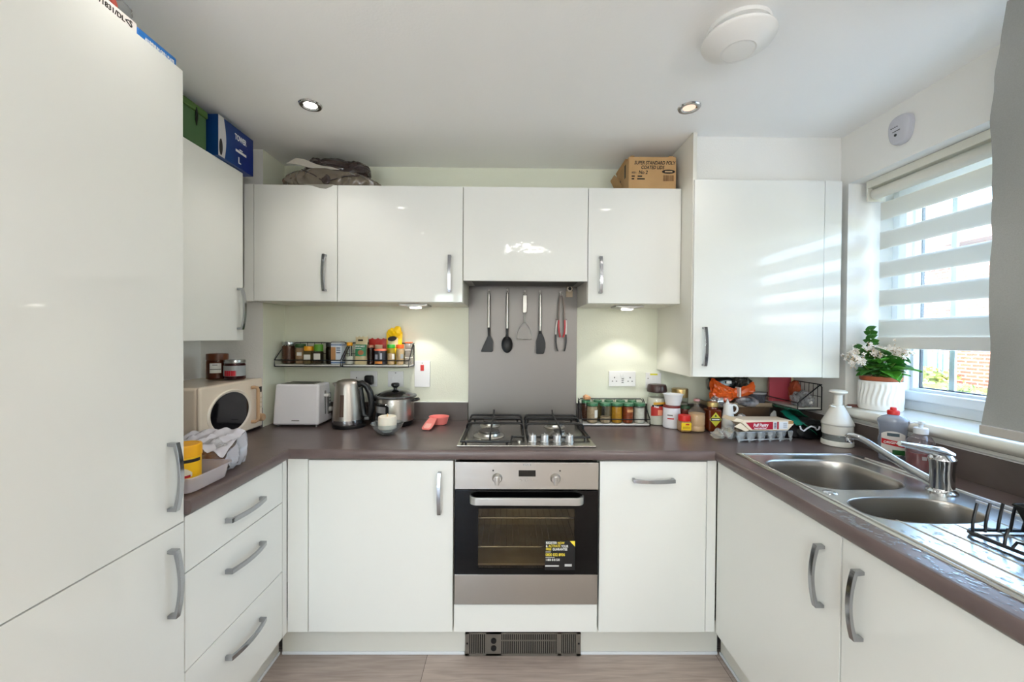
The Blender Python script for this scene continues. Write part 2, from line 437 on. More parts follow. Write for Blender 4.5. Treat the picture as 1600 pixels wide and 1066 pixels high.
# ------------------------------------------------------------------ light
w = bpy.data.worlds.new('sky'); SC.world = w; w.use_nodes = True
nt = w.node_tree; bg = nt.nodes['Background']
sk = nt.nodes.new('ShaderNodeTexSky'); sk.sky_type = 'NISHITA'; sk.sun_disc = False; sk.sun_elevation = radians(48); sk.sun_rotation = radians(250); sk.dust_density = 2.5
nt.links.new(sk.outputs[0], bg.inputs[0]); bg.inputs[1].default_value = SKYW
def light(kind, name, loc, energy, color=(1, 1, 1), rot=(0, 0, 0), **kw):
    l = bpy.data.lights.new(name, kind); l.energy = energy; l.color = color
    for k, v in kw.items(): setattr(l, k, v)
    o = bpy.data.objects.new(name, l); COL.objects.link(o); o.location = loc; o.rotation_euler = rot
    return o
light('SUN', 'sun', (0, 0, 10), 3.2, (1, .96, .90), (radians(0), radians(-45), radians(14)), angle=.01)
p = light('AREA', 'window_portal', (1.75, (WY0 + WY1) / 2, 1.57), 1, rot=(0, radians(90), 0), shape='RECTANGLE', size=1.0, size_y=1.1); p.data.cycles.is_portal = True
p = light('AREA', 'patio_fill_portal', ((DX0 + DX1) / 2, REAR - .02, 1.08), 1, rot=(radians(90), 0, 0), shape='RECTANGLE', size=.75, size_y=1.95); p.data.cycles.is_portal = True
if PATW: light('AREA', 'patio_fill', ((DX0 + DX1) / 2, REAR + .02, 1.08), PATW, (1, .985, .955), (radians(90), 0, 0), shape='RECTANGLE', size=2.4, size_y=1.95)
def downlight(x, y, power, label, lens, hot):
    d = T('ceiling_light', label, 'ceiling light', (x, y, CE), group='recessed ceiling downlights')
    d.part('bezel', B().lathe([(.0245, -.0012), (.0262, -.003), (.033, -.0055), (.041, -.0050), (.0445, -.001), (.0445, 0), (.0245, 0)]), CHROME)
    d.part('lamp', B().lathe([(0, -.0022), (.0242, -.0022), (.0242, 0), (0, 0)]), lens)
    light('SPOT', 'downlight_beam', (x, y, CE - .02), power, (1, .95, .87), spot_size=radians(125), spot_blend=.9, shadow_soft_size=.03)
L1 = mat('lamp_bright', (255, 250, 240), .4, emit=((255, 248, 236), 14))
L2 = mat('lamp_warm', (230, 208, 190), .4, emit=((255, 226, 200), .4))
downlight(-.887, -.591, DLW, 'bright lit round chrome downlight over the left side of the hob', L1, True)
downlight(.645, -.605, DLW * .5, 'dimmer round chrome downlight beside the round ceiling vent', L2, False)
for (x, y) in ((-.867, -1.312), (.624, -1.30), (-.86, -2.02), (.62, -2.02)):
    downlight(x, y, DLW * (.35 if x < 0 else 1), 'round chrome downlight in the ceiling behind the viewpoint', L1, True)

# living end of the room, behind the viewpoint: globe lamps added for fill, and a ceiling panel light
for px_, lab in ((1.12, 'added white globe fill lamp on the window side, behind the viewpoint'), (-1.18, 'added white globe fill lamp on the tall cabinet side, behind the viewpoint')):
    t = T('fill_lamp', lab, 'lamp', (px_, -3.4, CE), world=True)
    t.part('globe', B().lathe([(.115 * sin(pi * k / 16), 1.60 - .115 * cos(pi * k / 16)) for k in range(17)], (px_, -3.4)), mat('fill_globe', (255, 255, 255), .5, emit=((255, 250, 242), FILLE)))
    t.part('flex', B().tube([(px_, -3.4, 1.71), (px_, -3.4, CE - .02)], .003, 6), WHITEP); t.part('ceiling_rose', B().lathe([(0, CE - .022), (.03, CE - .02), (.045, CE - .0005), (0, CE - .0005)], (px_, -3.4)), WHITEP)
    light('POINT', 'fill_glow', (px_, -3.4, 1.60), FILLW * (1.3 if px_ > 0 else .75), (.97, .99, 1.0) if px_ > 0 else (1, .98, .95), shadow_soft_size=.125)
t = T('panel_light', 'slim rectangular panel light on the ceiling behind the viewpoint', 'ceiling light', (.12, -2.54, CE), world=True)
t.part('frame', B().box(-.145, .385, -2.61, -2.47, CE - .012, CE - .0005, .002), WHITEP); t.part('diffuser', B().box(-.13, .37, -2.595, -2.485, CE - .0135, CE - .0121), mat('panel_diffuser', (255, 255, 255), .5, emit=((255, 252, 244), PANELW)))
# ------------------------------------------------------------------ fitted units
def handle(T_, parent, c, a, n, L=.172, w=.0145):
    """bowed chrome bar handle: c = middle point on the door face, a = long axis, n = out of the door"""
    a, n = Vector(a), Vector(n); d = a.cross(n); H = L / 2
    out = [(-H, 0), (-H, .024)] + [(H * t, .024 + .012 * (1 - t * t)) for t in [k / 10 for k in range(-9, 10)]] + [(H, .024), (H, 0)]
    inn = [(H - .009, 0), (H - .011, .017)] + [((H - .013) * t, .017 + .011 * (1 - t * t)) for t in [k / 10 for k in range(9, -10, -1)]] + [(-H + .011, .017), (-H + .009, 0)]
    b = B(); b.prism(out + inn, Vector(c) - d * w / 2, a, n, d * w, bev=.0009)
    return T_.part('handle', b, DCHROME, parent, smooth=25)

def door_y(T_, name, x0, x1, z0, z1, y, m=None, g=.0016):
    return T_.part(name, B().box(x0 + g, x1 - g, y, y + .019, z0 + g, z1 - g, .0012), m or GLOSS)
def door_x(T_, name, y0, y1, z0, z1, x, s, m=None, g=.0016):
    """s = +1 when the door faces +X"""
    return T_.part(name, B().box(x, x - s * .019, y0 + g, y1 - g, z0 + g, z1 - g, .0012), m or GLOSS)

ZB, ZD = .150, .8655     # base doors from .. to
# --- back run
t = T('base_cabinet', 'white gloss base cabinet with one door, left of the oven', 'cabinet', (-.6, -.3, ZB), world=True)
t.part('body', B().box(-.898, -.302, YB + .021, -.03, ZB, .871), CARC)
d = door_y(t, 'door', -.899, -.3015, ZB, ZD, YB); handle(t, d, (-.358, YB, .734), Z, -Y)
t = T('oven_housing', 'white gloss panel and cabinet under and around the built-in oven', 'cabinet', (0, -.3, ZB), world=True)
b = B().box(-.299, -.2965, YB + .021, -.03, ZB, .871); b.box(.2965, .299, YB + .021, -.03, ZB, .871); b.box(-.2965, .2965, YB + .021, -.03, ZB, .268)
t.part('body', b, CARC)
door_y(t, 'front_panel', -.299, .298, ZB, .268, YB)
t = T('dishwasher', 'slim integrated dishwasher behind a white gloss door, right of the oven', 'dishwasher', (.525, -.3, ZB), world=True)
t.part('body', B().box(.303, .747, YB + .021, -.03, ZB, .871), CARC)
d = door_y(t, 'door', .3015, .7485, ZB, ZD, YB); handle(t, d, (.5225, YB, .7895), X, -Y)
b = B().box(-.984, -.9005, YB + .001, YB + .019, ZB, .871, .001)
single('filler_panel', b, GLOSS, 'narrow white corner panel between the drawers and the left base cabinet', 'filler panel', (-.94, YB, ZB))
b = B().box(.7505, .789, YB + .003, YB + .019, ZB, .871, .001)
single('filler_panel', b, GLOSS, 'narrow white corner panel between the dishwasher and the sink cabinet', 'filler panel', (.77, YB, ZB))
# --- left run
t = T('drawer_unit', 'white gloss unit of three drawers next to the tall cabinet', 'drawers', (-1.25, -.87, ZB), world=True)
t.part('body', B().box(WLX + .02, XL - .021, -1.104, -.602, ZB, .871), CARC)
for z0, z1, hz in ((.703, ZD, .779), (.4225, .703, .614), (ZB, .4225, .333)):
    d = door_x(t, 'drawer', -1.104, -.615, z0, z1, XL, 1); handle(t, d, (XL, -.852, hz), Y, X, .186)
b = B().box(XL - .018, XL - .0005, -.613, YB - .001, ZB, .871, .001)
single('filler_panel', b, GLOSS, 'slim white post at the inner end of the three drawers', 'filler panel', (XL - .01, -.597, ZB))
t = T('tall_cabinet', 'floor-to-head-height white gloss cabinet with two doors at the left edge', 'cabinet', (-1.29, -1.41, ZB), world=True)
t.part('body', B().box(WLX + .02, XL - .021, -1.71, -1.1065, ZB, 2.1), CARC)
for z0, z1, hz in ((.8535, 2.108, .996), (ZB, .8535, .708)):
    d = door_x(t, 'door', -1.71, -1.1055, z0, z1, XL + .0005, 1); handle(t, d, (XL, -1.156, hz), Z, X, .184)
# --- right run
t = T('sink_cabinet', 'white gloss sink cabinet with its door below the bowls', 'cabinet', (1.1, -.9, ZB), world=True)
b = B().box(XR + .021, 1.44, -1.203, -1.187, ZB, .871); b.box(XR + .021, 1.44, -.60, -.584, ZB, .871); b.box(XR + .021, 1.44, -1.187, -.6, ZB, ZB + .018)
t.part('body', b, CARC)
d = door_x(t, 'door', -1.204, -.602, ZB, ZD, XR, -1); handle(t, d, (XR, -1.144, .726), Z, -X)
t = T('base_cabinet', 'white gloss base cabinet with one door under the sink drainer', 'cabinet', (1.1, -1.5, ZB), world=True)
b = B(); b.box(XR + .021, 1.44, -1.223, -1.2065, ZB, .72); b.box(XR + .021, 1.44, -1.81, -1.794, ZB, .871); b.box(XR + .021, 1.44, -1.794, -1.223, ZB, ZB + .018)
t.part('body', b, CARC)
d = door_x(t, 'door', -1.81, -1.206, ZB, ZD, XR, -1); handle(t, d, (XR, -1.266, .726), Z, -X)
t = T('base_cabinet', 'white gloss end cabinet of the sink run, nearest the viewer', 'cabinet', (1.1, -2.1, ZB), world=True)
t.part('body', B().box(XR + .021, 1.44, -2.41, -1.8135, ZB, .871), CARC)
d = door_x(t, 'door', -2.412, -1.813, ZB, ZD, XR, -1); handle(t, d, (XR, -2.35, .726), Z, -X)
b = B().box(XR + .002, XR + .019, -.6005, YB - .001, ZB, .871, .001)
single('filler_panel', b, GLOSS, 'slim white post at the inner end of the sink cabinet', 'filler panel', (XR + .01, -.59, ZB))
# --- kickboards
PL = mat('white_kickboard', (216, 215, 207), .3)
def kick(label, x0, x1, y0, y1, face):
    t = T('kickboard', label, 'kickboard', ((x0 + x1) / 2, (y0 + y1) / 2, 0), world=True)
    t.part('board', B().box(x0, x1, y0, y1, .002, .148), PL)
    s = B()
    if face == 'y': s.box(x0, x1, y0 - .007, y0 - .0003, .001, .014, .003)
    elif face == 'x': s.box(x1 + .0003, x1 + .007, y0, y1, .001, .014, .003)
    else: s.box(x0 - .007, x0 - .0003, y0, y1, .001, .014, .003)
    t.part('floor_seal', s, UPVC)
kick('white kickboard below the left base cabinet, left of the plinth heater', -1.045, -.258, -.507, -.492, 'y')
kick('white kickboard below the dishwasher, right of the plinth heater', .243, .838, -.507, -.492, 'y')
kick('white kickboard below the drawers and tall cabinet', -1.075, -1.06, -1.71, -.509, 'x')
kick('white kickboard below the sink run', .853, .868, -2.41, -.509, '-x')
# --- plinth heater
HG = mat('heater_grey_metal', (128, 122, 114), .4, .6)
t = T('plinth_heater', 'grey slatted fan heater set in the kickboard under the oven', 'heater', (-.008, -.5, 0), world=True)
hy = -.519
b = B().box(-.255, .240, hy + .004, -.42, .004, .100)
t.part('body', b, mat('heater_dark_inside', (24, 22, 20), .8))
b = B()
x0, x1, z0, z1 = -.256, .241, .002, .102
b.box(x0, x1, hy, hy + .004, z0, z0 + .009); b.box(x0, x1, hy, hy + .004, z1 - .006, z1); b.box(x0, x0 + .017, hy, hy + .004, z0, z1); b.box(x1 - .017, x1, hy, hy + .004, z0, z1)
b.box(-.167, -.101, hy, hy + .004, z0, z1); b.box(.142, .158, hy, hy + .004, z0, z1)
t.part('front_frame', b, HG)
b = B()
def slats(xa, xb, n):
    p = (xb - xa) / n
    for k in range(n): b.box(xa + p * k + p * .5, xa + p * k + p * .95, hy + .0005, hy + .0035, z0 + .009, z1 - .006)
slats(-.239, -.167, 8); slats(-.101, .142, 27); slats(.158, .224, 8)
b.box(-.101, .135, hy - .0003, hy + .003, .066, .070)
t.part('grille', b, HG)
for z in (.068, .036):
    t.part('switch', B().lathe([(0, .004), (.0115, .004), (.012, 0), (0, 0)], M=Matrix.Translation((-.134, hy, z)) @ Matrix.Rotation(radians(90), 4, 'X')), BLACKP)
for x in (-.248, .233): t.part('screw', B().lathe([(0, .0015), (.004, .001), (.0045, 0), (0, 0)], seg=12, M=Matrix.Translation((x, hy, .055)) @ Matrix.Rotation(radians(90), 4, 'X')), BLACKP)

# --- worktop: one continuous U, rounded front edges
t0 = .8715; r = (WT - t0) / 2; zm = t0 + r
def nose(b, p, q, n):
    p, q, n = Vector(p), Vector(q), Vector(n)
    prof = [(0, r), (.002, r)] + [(.002 + .012 * sin(a) ** .8, r * cos(a)) for a in [pi * k / 10 for k in range(1, 10)]] + [(.002, -r), (0, -r)]
    b.prism(prof, p, n, Z, q - p)
b = B()
WYN = -2.44
b.box(WLX + .002, XL + .006, -1.1045, -.002, t0, WT)
b.box(XL + .006, XR - .006, YB - .006, -.002, t0, WT)
SX0, SX1, SY0, SY1 = .872, 1.292, -1.262, -.705
b.box(XR - .006, SX0, WYN, -.002, t0, WT); b.box(SX1, WRX - .002, WYN, -.002, t0, WT)
b.box(SX0, SX1, WYN, SY0, t0, WT); b.box(SX0, SX1, SY1, -.002, t0, WT)
nose(b, (XL + .005, YB - .006, zm), (XR - .005, YB - .006, zm), -Y)
nose(b, (XL + .006, -1.1045, zm), (XL + .006, YB - .005, zm), X)
nose(b, (XR - .006, YB - .005, zm), (XR - .006, WYN, zm), -X)
single('worktop', b, WORK, 'dark brown U-shaped worktop with rounded front edge', 'worktop', (0, -.3, t0), smooth=30)
UZ = WT + .098
def upstand(label, x0, x1, y0, y1):
    t = T('upstand', label, 'upstand', ((x0 + x1) / 2, (y0 + y1) / 2, WT), world=True)
    t.part('board', B().box(x0, x1, y0, y1, WT + .0003, UZ, .001), UPST); t.part('sealant', B().box(x0, x1, y0 + .4 * (y1 - y0) if x1 - x0 > .1 else y0, y1, UZ + .0001, UZ + .004, .0015), WHITEP)
upstand('dark brown upstand along the back wall, left of the steel splashback', -1.316, -.3015, -.02, -.0005)
upstand('dark brown upstand along the back wall, right of the steel splashback', .3015, WRX - .022, -.02, -.0005)
upstand('dark brown upstand below the window sill behind the taps', WRX - .02, WRX - .0005, WYN, -.0005)
upstand('dark brown upstand on the left wall behind the cream microwave', WLX + .0005, WLX + .02, -1.1, -.196)
upstand('short dark brown upstand round the boxed-in corner', -1.608, -1.319, -.215, -.1955)
# --- steel splashback
single('splashback', B().box(-.3, .3, -.006, -.0005, WT + .001, 1.66, .0008), STEELH, 'brushed steel splashback panel behind the hob', 'splashback', (0, -.003, WT))

# --- wall units
WB, WTP = 1.539, 2.096
def wall_unit(label, x0, x1, hx, z0=WB, m=None, name='wall_cabinet', cat='cabinet'):
    t = T(name, label, cat, ((x0 + x1) / 2, -.14, z0), world=True)
    t.part('body', B().box(x0 + .0005, x1 - .0005, YW + .021, -.0015, z0, WTP - .002), CARC)
    d = door_y(t, 'door', x0, x1, z0, WTP, YW, m)
    if hx is not None: handle(t, d, (hx, YW, z0 + .136), Z, -Y, .176)
    return t
wall_unit('white gloss wall cupboard under the brown bag, beside the corner filler', -1.298, -.9, -.957)
wall_unit('wide white gloss wall cupboard between two others, left of the extractor', -.9, -.3, -.362)
wall_unit('white gloss wall cupboard right of the extractor, under the cardboard box', .3, .749, .359)
b = B().box(-1.345, -1.2995, YW + .002, YW + .02, WB, WTP, .001)
single('filler_panel', b, GLOSS, 'narrow white filler panel left of the cupboard under the brown bag', 'filler panel', (-1.32, YW, WB))
t = T('extractor_hood', 'cooker extractor hidden behind a plain white gloss panel above the hob', 'extractor hood', (0, -.14, 1.625), world=True)
b = B().box(-.2985, .2985, YW + .021, -.0075, 1.672, WTP - .002); t.part('body', b, CARC)
b = B().box(-.298, .298, YW + .024, -.06, 1.648, 1.6715, .003); t.part('extractor_tray', b, mat('hood_grey_metal', (150, 150, 148), .35, .8))
b = B().box(-.26, .26, -.25, -.09, 1.6465, 1.6485); t.part('filter', b, mat('hood_filter', (70, 70, 70), .5, .5))
door_y(t, 'front_panel', -.3, .3, 1.643, WTP, YW, HOODG)
# left wall unit
t = T('wall_cabinet', 'tall white gloss wall cupboard over the microwave with boxes on top', 'cabinet', (-1.45, -.75, 1.351), world=True)
t.part('body', B().box(WLX + .0015, -1.308, -1.1, -.396, 1.352, 2.107), CARC)
d = door_x(t, 'door', -.994, -.394, 1.351, 2.11, -1.287, 1); handle(t, d, (-1.287, -.431, 1.493), Z, X, .186)
door_x(t, 'end_panel', -1.1, -.996, 1.351, 2.11, -1.287, 1)
# tall boiler cupboard on the right
t = T('boiler_cupboard', 'large white gloss wall cupboard beside the window with a tall end panel', 'cabinet', (1.05, -.2, 1.2), world=True)
t.part('body', B().box(.7685, 1.342, -.407, -.0015, 1.201, 2.09), CARC)
t.part('end_panel', B().box(.7497, .7675, -.416, -.001, 1.2, CE - .002, .001), CARC)
d = door_y(t, 'door', .7515, 1.342, 1.2, 2.09, -.43); handle(t, d, (.7995, -.43, 1.339), Z, -Y, .176)
t.part('filler', B().box(1.3435, 1.421, -.428, -.41, 1.2, 2.09, .001), GLOSS)
# ------------------------------------------------------------------ built-in oven
RX = Matrix.Rotation(radians(90), 4, 'X')       # turns a lathe's +z towards -y (out of the back run)
def knob_M(x, y, z): return Matrix.Translation((x, y, z)) @ RX
t = T('oven', 'built-in steel oven with black glass door and a black sticker', 'oven', (0, -.3, .27), world=True)
oy = -.590
b = B(); X0, X1, Z0, Z1 = -.2945, .2945, .275, .862
b.box(X0 + .012, X0 + .02, oy + .02, -.05, Z0, Z1 - .01); b.box(X1 - .02, X1 - .012, oy + .02, -.05, Z0, Z1 - .01)
b.box(X0 + .012, X1 - .012, oy + .02, -.05, .275, .283); b.box(X0 + .012, X1 - .012, oy + .02, -.05, .845, .853); b.box(X0 + .012, X1 - .012, -.06, -.05, .283, .845)
t.part('casing', b, RUBBER)
CAV = mat('oven_cavity_enamel', (168, 158, 138), .45, noise_=(6, (140, 124, 100), .8))
b = B(); cx0, cx1, cz0, cz1, cyb = -.225, .225, .43, .715, -.22
b.box(cx0 - .008, cx0, oy + .024, cyb, cz0 - .008, cz1 + .008); b.box(cx1, cx1 + .008, oy + .024, cyb, cz0 - .008, cz1 + .008)
b.box(cx0, cx1, oy + .024, cyb, cz0 - .008, cz0); b.box(cx0, cx1, oy + .024, cyb, cz1, cz1 + .008); b.box(cx0, cx1, cyb, cyb + .008, cz0, cz1)
cav = t.part('cavity', b, CAV)
for z in (.475, .600):
    b = B()
    b.tube([(-.22, -.52, z), (.22, -.52, z), (.22, -.24, z), (-.22, -.24, z)], .0036, 6, True)
    for k in range(15): b.tube([(-.19 + k * .38 / 14, -.52, z), (-.19 + k * .38 / 14, -.24, z)], .0016, 5)
    t.part('wire_shelf', b, CHROME, cav)
t.part('control_panel', B().box(X0, X1, oy - .004, oy + .02, .7505, Z1, .002), STEEL)
t.part('lower_panel', B().box(X0, X1, oy - .004, oy + .018, .2755, .3985, .002), STEEL)
# door: black glass with a see-through window
b = B(); wx0, wx1, wz0, wz1 = -.198, .198, .425, .672
b.box(X0, wx0, oy - .006, oy + .016, .4005, .7475, .001); b.box(wx1, X1, oy - .006, oy + .016, .4005, .7475, .001)
b.box(wx0, wx1, oy - .006, oy + .016, .4005, wz0); b.box(wx0, wx1, oy - .006, oy + .016, wz1, .7475)
d = t.part('door', b, mat('black_oven_glass', (5, 5, 6), .05, spec=.3))
t.part('door_window', B().box(wx0, wx1, oy - .0058, oy - .002, wz0, wz1), glass('oven_window_glass', (226, 220, 206), .03, .8), d)
b = B()
hw = .233; pts = []
for k in range(9):
    a = pi / 2 * k / 8; pts.append((-hw + .03 - .03 * cos(a) + 0, -.012 - .033 * sin(a)))
pts += [(-x, y) for x, y in pts[::-1]]
inn = [(x * .978, y + .010) for x, y in pts]
b.prism(pts + inn[::-1], (0, oy, .7005), X, Y, (0, 0, .030), bev=.002)
t.part('door_handle', b, mat('oven_handle_silver', (196, 196, 194), .32, .9), d)
for x in (-hw + .008, hw - .008): t.part('handle_mount', B().box(x - .006, x + .006, oy - .016, oy - .006, .704, .727, .002), BLACKP, d)
for x in (-.121, .117):
    k = t.part('control_knob', B().lathe([(0, .017), (.0155, .017), (.0175, .014), (.019, .002), (.021, 0), (0, 0)], seg=40, M=knob_M(x, oy - .004, .797)), STEEL)
    t.part('knob_grip', B().box(x - .0085, x + .0085, oy - .034, oy - .018, .776, .814, .004), STEEL, k)
for x in (-.026, .0, .026):
    t.part('button', B().lathe([(0, .005), (.0055, .0045), (.0065, 0), (0, 0)], seg=20, M=knob_M(x, oy - .004, .7865)), STEEL)
t.part('display', B().box(-.034, .036, oy - .0052, oy - .003, .804, .830, .001), mat('oven_display', (8, 9, 8), .08))
for x in (-.138, .136): t.part('indicator_lamp', B().lathe([(0, .002), (.003, .0015), (.0035, 0), (0, 0)], seg=14, M=knob_M(x, oy - .004, .828)), BLACKP)
bd = t.part('badge', B().box(-.015, .0155, oy - .0048, oy - .003, .849, .855), mat('badge_dark', (50, 48, 46), .4))
t.text('lettering', 'ZANUSSI', .0068, (.0, oy - .0050, .852), X, Z, WPRINT, bd)
st = t.part('sticker', B().box(.076, .200, oy - .0072, oy - .0059, .420, .541), mat('sticker_black', (14, 14, 16), .5))
sy = oy - .0074
def stx(s, x, z, sz, m, sx=1.): t.text('lettering', s, sz, (x, sy, z), X, Z, m, st, 'LEFT', .0002, sx)
stx('REGISTER', .080, .532, .0135, WPRINT, .78); stx('NOW', .128, .5315, .0135, YPRINT, .8)
stx('&', .080, .519, .0135, WPRINT, .8); stx('ACTIVATE', .091, .519, .0135, YPRINT, .78); stx('YOUR', .143, .518, .0135, WPRINT, .78)
stx('FREE', .080, .506, .0135, YPRINT, .8); stx('GUARANTEE', .1075, .5055, .0135, WPRINT, .78)
stx('0800 032 8936', .079, .483, .0165, YPRINT, .80)
stx('1 800 818 530', .079, .462, .0135, WPRINT, .74)
b = B(); b.box(.078, .134, sy, sy + .0004, .434, .440); b.box(.158, .187, sy, sy + .0004, .435, .445); b.box(.079, .101, sy, sy + .0004, .4935, .4965); b.box(.079, .116, sy, sy + .0004, .4710, .4738)
t.part('printed_bars', b, mat('sticker_silver', (196, 196, 196), .5), st)
b = B(); b.prism([(.178, .540), (.1995, .540), (.1995, .517)], (0, sy, 0), X, Z, (0, .0004, 0)); t.part('folded_corner', b, YPRINT, st)

# ------------------------------------------------------------------ gas hob
t = T('gas_hob', 'stainless steel gas hob with four burners and black pan supports', 'hob', (0, -.28, WT), world=True)
b = B(); b.box(-.294, .294, -.55, -.045, WT + .0005, WT + .0075, .003)
t.part('hob_plate', b, mat('hob_steel', (176, 172, 164), .24, 1., bump=(90, .04), stretch=(1, 8, 1)))
hz = WT + .0078
CAPM = mat('burner_cap', (92, 88, 84), .4, .4); BASEM = mat('burner_base', (196, 192, 184), .3, .9)
def burner(x, y, r, label=None):
    p = t.part('burner', B().lathe([(0, hz + .001), (r * 1.5, hz + .001), (r * 1.45, hz + .004), (r * 1.1, hz + .006), (r * 1.05, hz + .016), (r * .9, hz + .018), (0, hz + .018)], (x, y), 40), BASEM)
    t.part('burner_cap', B().lathe([(r * .98, hz + .0182), (r, hz + .021), (r * .96, hz + .026), (0, hz + .027), ], (x, y), 40), CAPM, p)
burner(-.166, -.385, .047); burner(-.170, -.168, .036); burner(.158, -.200, .036); burner(.160, -.372, .026)
for x in (.029, .082, .136, .190):
    k = t.part('gas_knob', B().lathe([(0, hz + .030), (.0155, hz + .030), (.0172, hz + .027), (.0172, hz + .004), (.019, hz + .002), (.019, hz), (0, hz)], (x, -.487), 32), mat('knob_silver', (206, 206, 206), .3, .8))
    t.part('grip', B().box(x - .003, x + .003, -.501, -.473, hz + .0295, hz + .036, .001), mat('knob_silver', (206, 206, 206), .3, .8), k)
def support(label, xa, xb, yf, notch):
    """black cast pan support: floor frame plus raised bars"""
    b = B(); z = hz + .012; zr = hz + .040; yb = -.072
    if notch: fr = [(xa, yf, z), (xb - .06, yf, z), (xb - .052, yf + .085, z), (xb, yf + .085, z), (xb, yb, z), (xa, yb, z)]
    else: fr = [(xa, yf, z), (xb, yf, z), (xb, yb, z), (xa, yb, z)]
    b.tube(fr, .0052, 8, True)
    def bridge(y):
        b.tube([(xa, y, z), (xa + .001, y, zr - .012), (xa + .006, y, zr - .003), (xa + .018, y, zr), (xb - .018, y, zr), (xb - .006, y, zr - .003), (xb - .001, y, zr - .012), (xb, y, z)], .0052, 8)
    bridge(-.102); bridge(-.195 if notch else -.17); bridge(-.305)
    xm = (xa + xb) / 2 + (-.012 if notch else .012)
    b.tube([(xm, yf + .004, z), (xm, yf + .012, zr - .01), (xm, yf + .03, zr + .002), (xm, -.10, zr + .004), (xm, -.068, zr + .02)], .0042, 8)
    for x in (xa + .02, xb - .075 if notch else xb - .02): b.lathe([(0, hz + .0005), (.005, hz + .0005), (.005, z), (0, z)], (x, yf), 10)
    for x in (xa + .02, xb - .02): b.lathe([(0, hz + .0005), (.005, hz + .0005), (.005, z), (0, z)], (x, yb), 10)
    t.part('pan_support', b, BLACKM, label=label)
support('left black pan support', -.277, -.008, -.537, True); support('right black pan support', .010, .283, -.458, False)
t.part('spark_button', B().lathe([(0, hz + .006), (.007, hz + .006), (.008, hz), (0, hz)], (-.03, -.50), 16), BASEM)

# ------------------------------------------------------------------ sink, tap
t = T('sink', 'stainless steel one and a half bowl sink with wet ribbed drainer', 'sink', (1.08, -1.1, WT), world=True)
sz = WT + .0045
def fill_sheet(outer, holes, z):
    bm = bmesh.new(); es = []
    for lp in [outer] + holes:
        vs = [bm.verts.new((x, y, z)) for x, y in lp]
        es += [bm.edges.new((vs[i], vs[(i + 1) % len(vs)])) for i in range(len(vs))]
    bmesh.ops.triangle_fill(bm, edges=es, use_beauty=True, use_dissolve=False)
    for f in bm.faces:
        if f.normal.z < 0: f.normal_flip()
    return bm
def sup(cx, cy, rx, ry, n=2.8, N=56, fn=None):
    P = []
    for k in range(N):
        a = 2 * pi * k / N; c, s = cos(a), sin(a)
        P.append((cx + rx * math.copysign(abs(c) ** (2 / n), c), cy + ry * math.copysign(abs(s) ** (2 / n), s)))
    return P
outer = [(.842, -.634), (1.27, -.634), (1.304, -.648), (1.318, -.682), (1.318, -1.62), (1.30, -1.64), (.86, -1.64), (.842, -1.62)]
b1 = sup(1.026, -.868, .166, .150, 3.4); b2 = sup(1.026, -1.160, .156, .081, 2.7)
bm = fill_sheet(outer, [b1, b2], sz); b = B(); b._take(bm)
n = len(outer)                                       # rolled rim down to the worktop
for sc, z0_, z1_ in ((0, sz, WT + .0004),):
    V0 = [b.bm.verts.new((x, y, sz)) for x, y in outer]
    cxm, cym = 1.08, -1.137
    V1 = [b.bm.verts.new((x + math.copysign(.004, x - cxm), y + math.copysign(.004, y - cym), WT + .0004)) for x, y in outer]
    for k in range(n): b.bm.faces.new((V0[k], V1[k], V1[(k + 1) % n], V0[(k + 1) % n]))
# raised back ledge, front bead and drainer ribs
b.tube([(.852, -.66, sz), (.852, -1.61, sz)], .0042, 8); b.tube([(.852, -.648, sz), (1.29, -.648, sz)], .004, 8)
b.tube([(1.302, -.70, sz), (1.302, -1.61, sz)], .0045, 8); b.tube([(1.20, -.648, sz), (1.262, -.655, sz), (1.275, -.70, sz), (1.275, -.98, sz)], .003, 8)
b.tube([(1.265, -1.10, sz), (1.265, -1.61, sz)], .0035, 8)
top = t.part('sink_top', b, SINKM, smooth=50)
for k in range(6):
    x = .915 + k * .062; y0_ = -1.252 - .0 * k
    if k > 7: continue
    t.part('drainer_rib', B().tube([(x, y0_ + .006 if .93 < x < 1.13 else y0_ + .03, sz - .001), (x, y0_ - .02, sz + .0002), (x, -1.595, sz + .0002), (x, -1.61, sz - .001)], .0022, 8), SINKM, top)
def bowl(loop, dep, cx, cy, name='bowl'):
    b = B(); rings = []
    for f, dz in ((1.02, .0012), (1.0, -.0005), (.985, -.006), (.965, -.03), (.94, -dep * .8), (.90, -dep * .93), (.80, -dep), (.35, -dep - .003), (.12, -dep - .004)):
        rings.append([b.bm.verts.new((cx + (x - cx) * f, cy + (y - cy) * f, sz + dz)) for x, y in loop])
    N = len(loop)
    for A, C in zip(rings, rings[1:]):
        for k in range(N): b.bm.faces.new((A[k], A[(k + 1) % N], C[(k + 1) % N], C[k]))
    b.bm.faces.new(rings[-1])
    bmesh.ops.recalc_face_normals(b.bm, faces=b.bm.faces[:])
    for f in b.bm.faces: f.normal_flip()
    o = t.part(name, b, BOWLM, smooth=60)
    t.part('waste', B().lathe([(.036, sz - dep - .001), (.034, sz - dep + .002), (.022, sz - dep - .001), (0, sz - dep - .002)], (cx, cy), 28), CHROME, o)
bowl(b1, .155, 1.026, -.868); bowl(b2, .115, 1.026, -1.160, 'half_bowl')
t.part('overflow_control', B().lathe([(0, sz + .004), (.012, sz + .004), (.017, sz + .002), (.019, sz), (0, sz)], (.889, -1.042), 24), CHROME)
